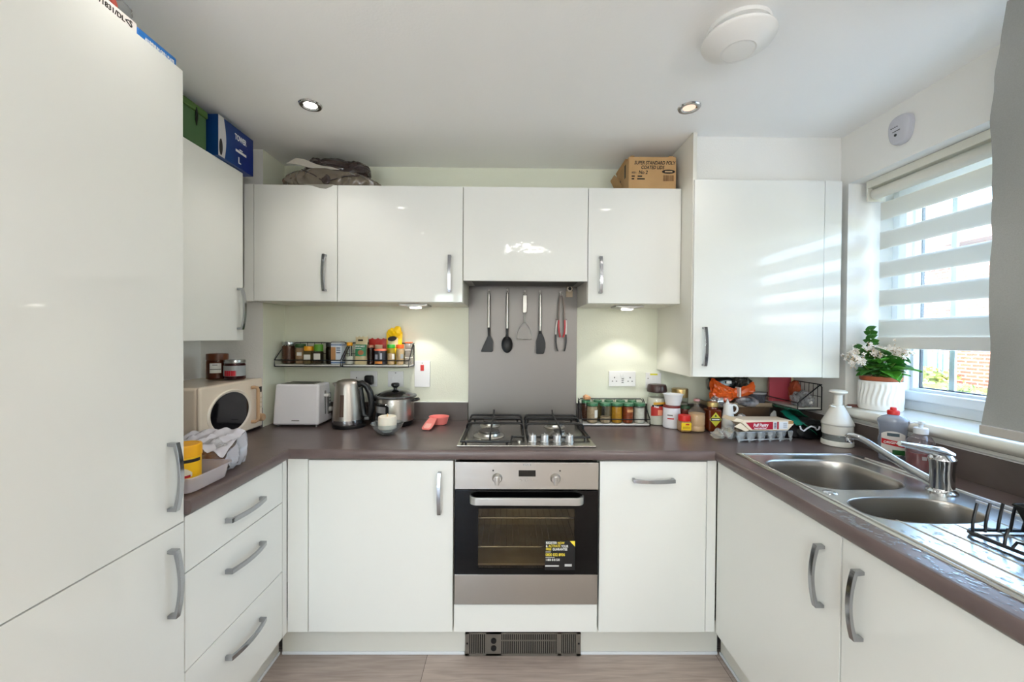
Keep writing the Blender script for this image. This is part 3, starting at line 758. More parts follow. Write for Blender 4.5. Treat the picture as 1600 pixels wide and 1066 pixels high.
# water drops left lying on the drainer and on the worktop edge
rnd = random.Random(4); b = B()
for k in range(260):
    if rnd.random() < .5: x, y, z = rnd.uniform(.86, 1.0), rnd.uniform(-1.6, -1.26), sz
    else: x, y, z = rnd.uniform(.785, .836), rnd.uniform(-1.62, -1.15), WT
    r_ = rnd.uniform(.0015, .0055); sx, sy_ = rnd.uniform(.7, 1.6), rnd.uniform(.7, 2.2)
    b.lathe([(r_, z + .0003), (r_ * .8, z + .0009), (0, z + .0014)], (x, y), 8, sx=sx, sy=sy_)
o = single('water_drops', b, glass('water_drop', (235, 240, 244), .02, 1.8, .06, (220, 230, 240)), 'water droplets spattered on the drainer and worktop edge', 'water', (.9, -1.4, WT)); o['kind'] = 'stuff'

t = T('mixer_tap', 'chrome single lever mixer tap with long spout over the sink', 'tap', (1.235, -1.035, sz), world=True)
bx, by = 1.235, -1.035
t.part('body', B().lathe([(.036, sz + .0005), (.036, sz + .004), (.031, sz + .008), (.0285, sz + .014), (.0275, sz + .060), (.029, sz + .085), (.0315, sz + .098), (.031, sz + .104), (.022, sz + .114), (0, sz + .117)], (bx, by), 36), CHROME)
p = [(bx - .008, by + .018, sz + .022), (1.209, -.955, sz + .048), (1.194, -.892, sz + .076), (1.181, -.842, sz + .100), (1.174, -.818, sz + .109), (1.169, -.800, sz + .111), (1.166, -.787, sz + .108), (1.165, -.782, sz + .101)]
sp = t.part('spout', B().tube(p, [.0155, .0125, .011, .0102, .0105, .011, .0125, .0125], 16), CHROME)
t.part('aerator', B().lathe([(.0, sz + .084), (.011, sz + .084), (.0125, sz + .088), (.0125, sz + .103), (0, sz + .105)], (1.165, -.783), 20), CHROME, sp)
b = B(); b.tube([(bx + .022, by - .006, sz + .110), (bx - .005, by, sz + .120), (bx - .04, by + .004, sz + .128), (bx - .085, by + .010, sz + .137), (bx - .118, by + .014, sz + .143)], [.013, .017, .0125, .009, .0075], 14)
t.part('lever', b, CHROME)

# ------------------------------------------------------------------ sockets and switches (on the back wall)
def plate(b, x0, x1, z0, z1): b.box(x0, x1, -.0095, -.0005, z0, z1, .003)
SOCK = mat('socket_white', (232, 232, 232), .25); HOLE = mat('socket_hole', (30, 30, 32), .6)
def socket_holes(t, pl, x, z):
    b = B(); b.box(x - .0025, x + .0025, -.0100, -.009, z + .008, z + .0155); b.box(x - .0145, x - .0075, -.0100, -.009, z - .0105, z - .0065); b.box(x + .0075, x + .0145, -.0100, -.009, z - .0105, z - .0065)
    t.part('socket_holes', b, HOLE, pl)
def rocker(t, pl, x, z, m=None, w=.010, h=.021, name='switch_rocker'):
    t.part(name, B().box(x - w / 2, x + w / 2, -.0125, -.009, z - h / 2, z + h / 2, .0012), m or SOCK, pl)
t = T('double_socket', 'white double socket half hidden behind the steel kettle', 'socket', (-.879, 0, 1.138), world=True)
b = B(); plate(b, -.953, -.804, 1.095, 1.181); pl = t.part('faceplate', b, SOCK)
socket_holes(t, pl, -.917, 1.132); socket_holes(t, pl, -.842, 1.132); rocker(t, pl, -.887, 1.160); rocker(t, pl, -.871, 1.160)
t = T('mains_plug', 'black mains plug pushed into the socket behind the kettle', 'plug', (-.842, -.02, 1.132), world=True)
t.part('plug_body', B().box(-.866, -.818, -.042, -.0105, 1.108, 1.160, .010, 3), BLACKP)
t.part('flex', B().tube([(-.842, -.028, 1.110), (-.842, -.032, 1.08), (-.836, -.036, 1.03), (-.825, -.042, .985), (-.815, -.05, .935), (-.812, -.07, .918)], .0035, 8), BLACKP)
t = T('fused_switch', 'square white switched outlet below the right end of the spice shelf', 'switch', (-.702, 0, 1.138), world=True)
b = B(); plate(b, -.745, -.659, 1.095, 1.181); pl = t.part('faceplate', b, SOCK); rocker(t, pl, -.722, 1.138, None, .014, .024)
t.part('screw', B().lathe([(0, .0013), (.003, .001), (.0035, 0), (0, 0)], seg=10, M=knob_M(-.702, -.0095, 1.172)), GPRINT, pl); t.part('fuse_carrier', B().box(-.690, -.672, -.0105, -.009, 1.126, 1.150, .001), SOCK, pl)
t = T('cooker_switch', 'tall white cooker switch with a red rocker', 'switch', (-.555, 0, 1.166), world=True)
b = B(); plate(b, -.598, -.512, 1.094, 1.239); pl = t.part('faceplate', b, SOCK); rocker(t, pl, -.555, 1.201, RED, .019, .033)
t.part('indicator', B().box(-.558, -.552, -.0102, -.009, 1.226, 1.229), HOLE, pl)
t = T('double_socket', 'white double socket with two USB ports on the right wall section', 'socket', (.555, 0, 1.145), world=True)
b = B(); plate(b, .480, .629, 1.104, 1.188); pl = t.part('faceplate', b, SOCK)
socket_holes(t, pl, .511, 1.142); socket_holes(t, pl, .598, 1.142); rocker(t, pl, .549, 1.166); rocker(t, pl, .562, 1.166)
b = B()
for z in (1.146, 1.136, 1.126): b.box(.550, .562, -.0100, -.009, z - .002, z + .002)
t.part('usb_ports', b, HOLE, pl)
t = T('single_socket', 'white single socket with yellow label behind the coffee whitener jar', 'socket', (.728, 0, 1.139), world=True)
b = B(); plate(b, .686, .772, 1.096, 1.182); pl = t.part('faceplate', b, SOCK); rocker(t, pl, .729, 1.155, None, .011, .022)
t.part('warning_label', B().box(.709, .751, -.0100, -.0093, 1.168, 1.177), mat('yellow_label', (214, 206, 60), .6), pl)
t.part('screw', B().lathe([(0, .0013), (.003, .001), (.0035, 0), (0, 0)], seg=10, M=knob_M(.698, -.0095, 1.150)), GPRINT, pl)

# ------------------------------------------------------------------ lights under the wall units
UL = mat('undercabinet_lens', (255, 252, 240), .4, emit=((255, 250, 236), 9))
def wedge(x, label):
    t = T('undercabinet_light', label, 'light', (x, -.15, WB), group='wedge lights under the wall cupboards', world=True)
    b = B(); b.prism([(-.072, WB - .0005), (.072, WB - .0005), (.072, WB - .008), (0, WB - .016), (-.072, WB - .008)], (x, -.205, 0), X, Z, (0, .105, 0), bev=.001)
    t.part('housing', b, mat('satin_nickel', (150, 148, 144), .35, .8))
    t.part('lens', B().lathe([(0, WB - .0205), (.027, WB - .0195), (.030, WB - .0155), (0, WB - .0145)], (x, -.152), 24), UL)
    light('SPOT', 'undercabinet_beam', (x, -.150, WB - .026), ULW, (1, .98, .93), (radians(-4), 0, 0), spot_size=radians(104), spot_blend=.35, shadow_soft_size=.02)
wedge(-.560, 'wedge light under the cupboard above the spice shelf, left of the hob'); wedge(.535, 'wedge light under the cupboard right of the hob')

# ------------------------------------------------------------------ ceiling vent and alarm
t = T('ceiling_vent', 'large round white domed vent on the ceiling', 'vent', (.605, -1.022, CE), world=True)
vc = (.605, -1.022)
t.part('base', B().lathe([(0, CE - .0005), (.088, CE - .0005), (.088, CE - .012), (.080, CE - .016), (.076, CE - .026), (0, CE - .026)], vc, 48), WHITEP)
dm = t.part('dome', B().lathe([(.086, CE - .0265), (.098, CE - .029), (.102, CE - .035), (.098, CE - .043), (.080, CE - .054), (.056, CE - .066), (.049, CE - .0695), (.047, CE - .0685), (0, CE - .0685)], vc, 56), WHITEP)
t.part('centre_cap', B().lathe([(0, CE - .072), (.040, CE - .0715), (.0445, CE - .069), (0, CE - .0688)], vc, 48), WHITEP, dm)
t = T('carbon_monoxide_alarm', 'small white oval alarm on the wall above the window', 'alarm', (WRX, -.668, 2.2), world=True)
b = B()
loopA = [(a * .043, c * .056) for a, c in [(math.copysign(abs(cos(q)) ** .75, cos(q)), math.copysign(abs(sin(q)) ** .75, sin(q)) * (1.0 if sin(q) < 0 else 1.0)) for q in [2 * pi * k / 40 for k in range(40)]]]
bmv = []
for f, d_ in ((1, .0005), (1, .014), (.96, .022), (.8, .027), (.4, .029)):
    bmv.append([b.bm.verts.new((WRX - d_, -.668 + y * f * (1 + .12 * z / .056), 2.197 + z * f)) for y, z in loopA])
for A, C in zip(bmv, bmv[1:]):
    for k in range(40): b.bm.faces.new((A[k], A[(k + 1) % 40], C[(k + 1) % 40], C[k]))
b.bm.faces.new(bmv[-1]); bmesh.ops.recalc_face_normals(b.bm, faces=b.bm.faces[:])
al = t.part('case', b, mat('alarm_white', (190, 190, 197), .4))
b = B()
for k in range(4): b.box(WRX - .0305, WRX - .0285, -.660 + k * -.0 - .008 * k + .012, -.657 - .008 * k + .012, 2.207, 2.210)
b.box(WRX - .0302, WRX - .028, -.682, -.652, 2.191, 2.193)
t.part('vent_slots', b, HOLE, al)
t.part('test_button', B().lathe([(0, .003), (.005, .003), (.0055, 0), (0, 0)], seg=20, M=Matrix.Translation((WRX - .0275, -.664, 2.177)) @ Matrix.Rotation(radians(-90), 4, 'Y')), HOLE, al)

# ------------------------------------------------------------------ blinds
def blind_cloth(name='blind_band', clear=0):
    mt = bpy.data.materials.new(name); mt.use_nodes = True; nt = mt.node_tree; nt.nodes.clear()
    o_ = nt.nodes.new('ShaderNodeOutputMaterial'); d_ = nt.nodes.new('ShaderNodeBsdfDiffuse'); l_ = nt.nodes.new('ShaderNodeBsdfTranslucent'); m_ = nt.nodes.new('ShaderNodeMixShader')
    d_.inputs[0].default_value = (*lin((232, 231, 226)), 1); l_.inputs[0].default_value = (*lin((214, 216, 212)), 1); m_.inputs[0].default_value = .8 if clear else .30
    nt.links.new(d_.outputs[0], m_.inputs[1]); nt.links.new(l_.outputs[0], m_.inputs[2]); 
    if clear:                                            # open weave: part see-through
        t_ = nt.nodes.new('ShaderNodeBsdfTransparent'); x_ = nt.nodes.new('ShaderNodeMixShader'); x_.inputs[0].default_value = clear
        nt.links.new(m_.outputs[0], x_.inputs[1]); nt.links.new(t_.outputs[0], x_.inputs[2]); nt.links.new(x_.outputs[0], o_.inputs[0])
    else: nt.links.new(m_.outputs[0], o_.inputs[0])
    return mt
def zebra_material():
    return [blind_cloth(), blind_cloth('blind_sheer', .80)]
t = T('striped_roller_blind', 'white day and night roller blind with sheer stripes in the window', 'blind', (1.55, -.95, 2.05), world=True)
by0, by1 = WY0 + .03, WY1 - .032
b = B(); b.tube([(1.545, by0, 2.020), (1.545, by1 - .012, 2.020)], .024, 20)
t.part('roller', b, mat('blind_roll', (214, 212, 202), .7))
b = B(); b.box(1.515, 1.605, by0, by1, 2.047, WZ1 - .001, .004); b.box(1.515, 1.600, by1 - .004, by1 + .004, 1.99, WZ1 - .002, .003)
t.part('headrail', b, mat('headrail_cream', (218, 216, 204), .4))
b = B(); xs = 1.574
def strip(z0, z1, mi, x):
    f = b.bm.faces.new([b.bm.verts.new(q) for q in ((x, by0, z0), (x, by1 - .005, z0), (x, by1 - .005, z1), (x, by0, z1))]); f.material_index = mi
zz = [2.026, 1.981, 1.903, 1.852, 1.775, 1.720, 1.647, 1.595, 1.521, 1.464, 1.388]
for k, (za, zb) in enumerate(zip(zz, zz[1:])):
    strip(zb, za, 1 if k % 2 == 0 else 0, xs); 
    if k % 2: strip(zb + .004, za - .004, 0, xs + .004)
t.part('fabric', b, zebra_material())
b = B(); b.box(xs - .008, xs + .012, by0, by1 - .004, 1.337, 1.388, .006); t.part('bottom_bar', b, mat('blind_bar_white', (226, 226, 222), .35))
# grey roller blind hanging nearer the viewer
GB = [(2.26, -1.158), (2.18, -1.155), (2.077, -1.141), (1.972, -1.123), (1.914, -1.123), (1.821, -1.124), (1.737, -1.131), (1.641, -1.143), (1.561, -1.141), (1.389, -1.132), (1.271, -1.125), (1.142, -1.120)]
GX = 1.252
t = T('grey_roller_blind', 'plain grey roller blind with a curling edge hanging at the right', 'blind', (GX, -1.4, CE), world=True)
def ged(z):
    if z > GB[0][0]: return GB[0][1] - .02 * (z - GB[0][0])
    for (za, ya), (zb, yb) in zip(GB, GB[1:]):
        if zb <= z <= za:
            q = (za - z) / (za - zb); q = q * q * (3 - 2 * q); return ya + (yb - ya) * q
    return GB[-1][1]
b = B(); NY = 24
def gsh(i, j):
    z = 2.285 - (2.285 - 1.140) * j; y = ged(z) + (-1.98 - ged(z)) * i
    return (GX + .012 * math.exp(-(i / .05) ** 2) * sin(z * 11), y, z)
b.grid(gsh, NY, 60)
bmesh.ops.solidify(b.bm, geom=b.bm.faces[:], thickness=.0012)
t.part('fabric', b, mat('grey_blind_fabric', (150, 152, 150), .85, noise_=(300, (140, 142, 140), .5), bump=(500, .1)), smooth=60)
t.part('roller', B().tube([(GX + .004, -1.20, 2.288), (GX + .004, -1.98, 2.288)], .018, 18), mat('grey_blind_roll', (150, 152, 150), .8))
b = B(); b.box(GX - .008, GX + .008, -1.97, -1.119, 1.114, 1.1395, .003); t.part('bottom_bar', b, mat('grey_bar', (176, 172, 166), .5))
# ------------------------------------------------------------------ things on the left worktop
W = WT + .0006
# --- microwave
CREAM = mat('cream_enamel', (238, 222, 202), .22, coat=.3); TAN = mat('tan_plastic', (198, 160, 122), .4)
t = T('microwave', 'cream retro microwave with an oval window in the left corner', 'microwave', (-1.455, -.42, W), world=True)
mx0, mx1, my0, my1, mz0, mz1 = -1.602, -1.318, -.628, -.222, WT + .014, 1.163
t.part('body', B().box(mx0, mx1, my0, my1, mz0, mz1, .014, 4), CREAM)
fr = t.part('front_panel', B().box(mx1 - .004, -1.303, my0 - .001, my1 + .001, mz0 - .001, mz1 + .001, .009, 4), CREAM)
MX = Matrix.Rotation(radians(90), 4, 'Y')
def yz_lathe(prof, y, z, x, sx=1., sy=1., seg=48):
    """lathe turned to face +X; sx scales across (y), sy up (z)"""
    return B().lathe(prof, seg=seg, M=Matrix.Translation((x, y, z)) @ Matrix(((0, 0, 1, 0), (1, 0, 0, 0), (0, 1, 0, 0), (0, 0, 0, 1))), sx=sx, sy=sy)
wy, wz = -.455, 1.036
t.part('window_ring', yz_lathe([(.80, 0), (.86, .004), (.91, .006), (.95, .002), (.95, -.002)], wy, wz, -1.303, .147, .105), mat('cream_enamel_ring', (242, 230, 214), .25), fr)
t.part('door_window', yz_lathe([(.0, .0025), (.82, .0025), (.86, .001)], wy, wz, -1.303, .147, .105), mat('microwave_glass', (22, 22, 26), .07), fr)
b = B(); hy = -.298
b.tube([(-1.302, hy - .012, 1.126), (-1.288, hy - .010, 1.127), (-1.281, hy - .004, 1.124), (-1.279, hy, 1.112), (-1.279, hy, .978), (-1.281, hy - .004, .966), (-1.288, hy - .010, .962), (-1.302, hy - .012, .962)], .0078, 12)
t.part('door_handle', b, TAN)
t.part('display', B().box(-1.304, -1.3015, -.268, -.232, 1.095, 1.122, .002), BLACKP)
for z in (1.068, 1.045, 1.022): t.part('button', B().box(-1.304, -1.299, -.266, -.234, z - .004, z + .004, .002), mat('button_cream', (208, 190, 160), .35))
t.part('dial', yz_lathe([(0, .022), (.015, .022), (.018, .018), (.019, 0), (0, 0)], -.249, .972, -1.3025, seg=28), TAN)
for x in (mx0 + .03, mx1 - .03):
    for y in (my0 + .03, my1 - .03): t.part('foot', B().lathe([(0, mz0 + .001), (.012, mz0 + .001), (.012, WT + .0008), (0, WT + .0008)], (x, y), 14), BLACKP)
b = B(); 
for k in range(6): b.box(-1.56 + k * .012, -1.553 + k * .012, my0 - .0008, my0 + .001, .96, 1.0)
t.part('side_vents', b, HOLE)

# --- generic jars and bottles
def jar(label, x, y, z, r, h, lid_h, body, lid, contents=None, fill=.85, name='jar', cat='jar', group=None, lid_r=1.0, neck=.92, band=None, shoulder=.12, square=False, sx=1.):
    t = T(name, label, cat, (x, y, z), group=group)
    hb = h - lid_h; n = 4 if square else 32; rot = Matrix.Rotation(radians(45), 4, 'Z') if square else None
    sc = 1.2 if square else 1.
    pr = [(0, .0), (r * .86 * sc, 0), (r * sc * .98, .003), (r * sc, .008), (r * sc, hb * (1 - shoulder)), (r * neck * sc, hb * (1 - shoulder * .35)), (r * neck * sc, hb)]
    t.part('glass' if contents else 'body', B().lathe(pr, seg=n, M=rot), body)
    if contents:
        hf = hb * fill; k = .94
        t.part('contents', B().lathe([(0, .003), (r * .84 * k * sc, .003), (r * k * sc, .009), (r * k * sc, min(hf, hb * (1 - shoulder))), (r * k * sc * (1 if hf < hb * (1 - shoulder) else neck), hf), (0, hf + .001)], seg=n, M=rot), contents)
    if lid is not None:
        lr = r * lid_r
        t.part('lid', B().lathe([(lr * .97, hb - .002), (lr, hb), (lr, h - .003), (lr * .95, h), (lr * .8, h), (lr * .78, h - .001), (0, h - .001)], seg=28), lid)
    for bd in (band or []):                       # (z0, z1, angle from, to, material, name)
        z0, z1, a0, a1, m = bd[:5]; rr = r * 1.012
        if square: 
            b = B().box(-r * .78, r * .78, -r * .86, -r * .84, z0, z1)
        else:
            b = B(); N = 14
            b.grid(lambda i, j: (rr * cos(radians(a0 + (a1 - a0) * i)), rr * sin(radians(a0 + (a1 - a0) * i)), z0 + (z1 - z0) * j), N, 1)
            bmesh.ops.recalc_face_normals(b.bm, faces=b.bm.faces[:])
            bmesh.ops.solidify(b.bm, geom=b.bm.faces[:], thickness=.0004)
        t.part('paper_label' if len(bd) < 6 else bd[5], b, m)
    return t
def wrap_text(t, s, size, r, z, m, a=-90, sx=1.):
    return text('lettering', s, size, (0, 0, z), X, Z, m, t.o, None, 'CENTER', .0002, sx, bend=(0, 0, r, radians(a)))
LAB = mat('label_white', (226, 224, 216), .6); LABG = mat('label_grey', (160, 164, 166), .5); LABR = mat('label_crimson', (178, 20, 42), .5)
BROWNLID = mat('brown_lid', (96, 52, 26), .35); SPREAD = mat('brown_spread', (112, 62, 26), .4)
SILVER = mat('silver_lid', (190, 192, 192), .25, .8)
MT = mz1 + .0016
t = jar('brown jar of spread with a brown lid on top of the microwave', -1.468, -.305, MT, .0445, .122, .028, glass('amber_glass', (196, 150, 110), .03, 1.), BROWNLID, SPREAD, .97, group=None, band=[(.032, .078, -95, -35, LAB)], neck=.96)
t.part('label_print', B().grid(lambda i, j: (.0456 * cos(radians(-80 + 26 * i)), .0456 * sin(radians(-80 + 26 * i)), .068 + .004 * j), 8, 1), GPRINT); t.part('label_stripe', B().grid(lambda i, j: (.0456 * cos(radians(-93 + 56 * i)), .0456 * sin(radians(-93 + 56 * i)), .048 + .003 * j), 8, 1), INK)
t = jar('dark red jam jar with a silver lid on top of the microwave', -1.382, -.31, MT, .0445, .094, .014, glass('dark_jar_glass', (200, 160, 160), .03, 1.), SILVER, mat('red_jam', (70, 10, 14), .3), .97, band=[(.018, .066, -150, 20, LABG), (.019, .044, -120, -50, LABR, 'fruit_label')], neck=.95)

# --- toaster
t = T('toaster', 'white two slot toaster beside the steel kettle', 'toaster', (-1.15, -.122, W), world=True)
tx0, tx1, ty0, ty1, tz0, tz1 = -1.268, -1.035, -.205, -.042, WT + .010, 1.128
b = B()
for z, ins in ((0, 0),): pass
bm = bmesh.new(); bmesh.ops.create_cube(bm, size=1)
for v in bm.verts:
    k = .0 if v.co.z < 0 else 1
    v.co = Vector(((tx0 + tx1) / 2 + v.co.x * (tx1 - tx0 - .012 * k), (ty0 + ty1) / 2 + .0 + v.co.y * (ty1 - ty0 - .035 * k), tz0 if k == 0 else tz1))
bmesh.ops.bevel(bm, geom=bm.edges[:], offset=.012, segments=4, profile=.5, affect='EDGES'); b._take(bm)
TW = mat('toaster_white', (240, 239, 244), .3)
bd = t.part('body', b, TW)
t.part('top_plate', B().box(tx0 + .03, tx1 - .03, -.18, -.068, tz1 - .003, tz1 + .0012, .002), STEEL)
for y in (-.150, -.098): t.part('slot', B().box(tx0 + .042, tx1 - .042, y - .014, y + .014, tz1 - .01, tz1 + .0016), HOLE)
t.part('lever_slot', B().box(tx1 - .010, tx1 - .0002 + .001, -.130, -.116, .965, 1.088, .003), GREYP)
t.part('lever', B().box(tx1 - .005, tx1 + .020, -.137, -.109, 1.058, 1.072, .004), WHITEP)
t.part('control_panel', B().box(tx1 - .006, tx1 + .0022, -.100, -.062, .96, 1.07, .003), GREYP)
t.part('dial', B().lathe([(0, .014), (.012, .013), (.014, 0), (0, 0)], seg=24, M=Matrix.Translation((tx1 + .001, -.081, .985)) @ MX), WHITEP)
for z in (1.02, 1.037, 1.054): t.part('button', B().box(tx1 + .001, tx1 + .0045, -.088, -.074, z - .005, z + .005, .001), WHITEP)
for x in (tx0 + .02, tx1 - .02):
    for y in (ty0 + .02, ty1 - .02): t.part('foot', B().lathe([(0, tz0 + .001), (.006, tz0 + .001), (.006, WT + .0008), (0, WT + .0008)], (x, y), 12), GREYP)
t.part('badge_mark', B().box(-1.170, -1.132, ty0 + .0004, ty0 + .004, .9435, .9475), GPRINT)

# --- kettle
t = T('kettle', 'brushed steel cordless kettle with a black handle', 'kettle', (-.897, -.180, W), world=True)
kx, ky = -.897, -.180; kz = WT
t.part('power_base', B().lathe([(0, kz + .0006), (.078, kz + .0006), (.080, kz + .004), (.080, kz + .014), (.074, kz + .018), (0, kz + .018)], (kx + .008, ky), 40), BLACKP)
KS = mat('kettle_steel', (178, 170, 162), .38, 1., bump=(60, .05), stretch=(1, 1, 14))
bo = t.part('body', B().lathe([(.0, kz + .0185), (.070, kz + .0185), (.0735, kz + .022), (.0735, kz + .040), (.0730, kz + .041), (.070, kz + .10), (.0635, kz + .17), (.058, kz + .212), (.056, kz + .218)], (kx, ky), 48), KS)
t.part('lid', B().lathe([(.056, kz + .218), (.0545, kz + .226), (.046, kz + .236), (.026, kz + .242), (0, kz + .243)], (kx, ky), 40), KS)
t.part('base_ring', B().lathe([(.0742, kz + .0195), (.0745, kz + .021), (.0745, kz + .040), (.0738, kz + .041)], (kx, ky), 48), mat('kettle_band', (150, 148, 150), .2, .9), bo)
b = B()
b.prism([(-.048, .190), (-.076, .221), (-.070, .224), (-.050, .226)], (kx, ky - .013, kz), X, Z, (0, .026, 0), bev=.004)
t.part('spout', b, KS)
b = B(); a0 = -92
for k in range(1): pass
def gauge(i, j): 
    a = radians(a0 - 8 + 16 * i); z = kz + .062 + .108 * j; r_ = .0735 - (z - kz - .041) * .071 + .0012
    return (kx + r_ * cos(a), ky + r_ * sin(a), z)
b.grid(gauge, 5, 10); bmesh.ops.recalc_face_normals(b.bm, faces=b.bm.faces[:]); bmesh.ops.solidify(b.bm, geom=b.bm.faces[:], thickness=.001)
t.part('water_gauge', b, mat('gauge_smoke', (92, 74, 66), .12))
b = B(); b.tube([(kx + .046, ky, kz + .214), (kx + .072, ky, kz + .222), (kx + .096, ky, kz + .208), (kx + .113, ky, kz + .175), (kx + .121, ky, kz + .13), (kx + .119, ky, kz + .085), (kx + .110, ky, kz + .052)], [.016, .0165, .0165, .0165, .0155, .0145, .012], 14)
b.tube([(kx + .062, ky, kz + .20), (kx + .070, ky, kz + .15), (kx + .075, ky, kz + .10), (kx + .082, ky, kz + .06), (kx + .105, ky, kz + .050)], [.014, .013, .013, .014, .013], 12)
t.part('handle', b, BLACKP)
t.part('lid_button', B().box(kx + .040, kx + .060, ky - .012, ky + .012, kz + .226, kz + .234, .004), BLACKP)
t.part('switch', B().box(kx + .088, kx + .112, ky - .016, ky - .004, kz + .038, kz + .052, .003), GREYP)

# --- rice cooker
t = T('rice_cooker', 'steel rice cooker with a glass lid and black knob', 'rice cooker', (-.676, -.125, W), world=True)
rx, ry = -.672, -.120
t.part('base', B().lathe([(0, kz + .0006), (.086, kz + .0006), (.091, kz + .006), (.093, kz + .026), (0, kz + .026)], (rx, ry), 44), BLACKP)
rb = t.part('body', B().lathe([(0, kz + .0262), (.0945, kz + .0262), (.0965, kz + .030), (.0965, kz + .138), (.098, kz + .144), (0, kz + .144)], (rx, ry), 56), mat('rice_cooker_steel', (206, 202, 194), .3, 1.))
t.part('rim', B().lathe([(.090, kz + .1442), (.108, kz + .146), (.111, kz + .150), (.108, kz + .155), (.098, kz + .158), (.092, kz + .157)], (rx, ry), 56), mat('lid_rim_grey', (110, 112, 114), .25, .8))
t.part('lid_glass', B().lathe([(.096, kz + .157), (.080, kz + .167), (.055, kz + .177), (.02, kz + .183), (0, kz + .184)], (rx, ry), 48), glass('lid_smoke_glass', (112, 114, 116), .04, 1.6, .12, (40, 40, 42)))
t.part('lid_knob', B().lathe([(0, kz + .182), (.010, kz + .184), (.009, kz + .192), (.016, kz + .197), (.0215, kz + .204), (.021, kz + .214), (.016, kz + .218), (0, kz + .219)], (rx, ry), 32), BLACKP)
for s in (-1, 1):
    t.part('side_handle', B().tube([(rx + s * .094, ry - .026, kz + .128), (rx + s * .118, ry - .022, kz + .132), (rx + s * .124, ry, kz + .133), (rx + s * .118, ry + .022, kz + .132), (rx + s * .094, ry + .026, kz + .128)], .006, 10), BLACKP)
def rc(a, z, rr=.0975): return (rx + rr * cos(radians(a)), ry + rr * sin(radians(a)), z)
b = B(); b.grid(lambda i, j: rc(-146 + 53 * i, kz + .030 + .088 * j * (1 - .12 * (2 * i - 1) ** 2 if j == 1 else 1), .0985), 10, 1); bmesh.ops.recalc_face_normals(b.bm, faces=b.bm.faces[:]); bmesh.ops.solidify(b.bm, geom=b.bm.faces[:], thickness=.003)
cp = t.part('control_panel', b, BLACKP)
b = B(); b.grid(lambda i, j: rc(-138 + 36 * i, kz + .074 + .032 * j, .1025), 6, 1); bmesh.ops.recalc_face_normals(b.bm, faces=b.bm.faces[:]); bmesh.ops.solidify(b.bm, geom=b.bm.faces[:], thickness=.0006)
t.part('panel_label', b, mat('panel_silver', (170, 170, 172), .3, .6), cp)
b = B(); b.tube([rc(-147, kz + .030, .1005), rc(-147, kz + .106, .1005), rc(-140, kz + .117, .1005)] + [rc(-140 + 5 * k, kz + .119, .1005) for k in range(1, 8)] + [rc(-99, kz + .117, .1005), rc(-92, kz + .106, .1005), rc(-92, kz + .030, .1005)], .0022, 8); t.part('panel_trim', b, CHROME, cp)
for a, m in ((-119, mat('amber_lamp', (190, 90, 40), .3)), (-108, mat('brown_lamp', (120, 50, 40), .3))): t.part('indicator', B().lathe([(0, .003), (.004, .002), (.0045, 0), (0, 0)], seg=12, M=Matrix.Translation(rc(a, kz + .053, .1012)) @ Matrix.Rotation(radians(a), 4, 'Z') @ MX), m, cp)

# --- candle in a glass dish
cx, cy = -.648, -.338
t = T('glass_dish', 'shallow flared glass dish under the white candle', 'dish', (cx, cy, W), world=True)
b = B(); b.lathe([(0, kz + .004), (.024, kz + .004), (.034, kz + .008), (.050, kz + .020), (.063, kz + .036), (.072, kz + .054), (.074, kz + .055), (.0755, kz + .054), (.066, kz + .034), (.053, kz + .017), (.036, kz + .004), (.030, kz + .0006), (0, kz + .0008)], (cx, cy), 48)
t.part('bowl', b, glass('dish_glass', (244, 248, 250), .03, 2.0, .05, (220, 226, 230)))
t = T('candle', 'short white pillar candle standing in the glass dish', 'candle', (cx, cy, kz + .0125), world=True)
b = B(); b.lathe([(0, kz + .0125), (.0215, kz + .0125), (.0225, kz + .016), (.030, kz + .021), (.0415, kz + .030), (.0425, kz + .036), (.0422, kz + .080), (.040, kz + .086), (.035, kz + .088), (.020, kz + .085), (0, kz + .084)], (cx, cy), 40)
t.part('wax', b, mat('candle_wax', (240, 232, 216), .5, sub=.3))
t.part('wick', B().tube([(cx, cy, kz + .084), (cx, cy, kz + .092), (cx + .002, cy, kz + .097)], .0028, 8), mat('wick_tip', (230, 196, 150), .7))

# --- pink scoop
PINK = mat('coral_plastic', (238, 130, 122), .3)
t = T('scoop', 'coral pink plastic scoop lying on the worktop beside the hob', 'scoop', (-.41, -.17, W), world=True)
b = B(); sx_, sy_ = -.442, -.118
b.lathe([(0, kz + .0008), (.028, kz + .0008), (.036, kz + .004), (.0445, kz + .040), (.047, kz + .042), (.0465, kz + .0435), (.043, kz + .041), (.034, kz + .008), (0, kz + .005)], (sx_, sy_), 40, sx=1.15)
t.part('cup', b, PINK)
b = B(); b.prism([(-.020, .03), (.022, .03), (.027, .10), (.026, .155), (.018, .172), (-.018, .172), (-.026, .155), (-.026, .10)], (sx_ - .022, sy_ - .012, kz + .044), Vector((.97, -.22, 0)), Vector((-.10, -.80, -.235)), Vector((-.05, -.25, .95)) * .006, bev=.002)
h = t.part('handle', b, PINK)
b = B(); b.prism([(-.015, .105), (.015, .105), (.017, .150), (.010, .162), (-.010, .162), (-.017, .150)], (sx_ - .022 - .0004, sy_ - .012 - .0016, kz + .044 + .0062), Vector((.97, -.22, 0)), Vector((-.10, -.80, -.235)), Vector((-.05, -.25, .95)) * .0006)
t.part('embossed_panel', b, mat('coral_light', (246, 178, 168), .35), h)

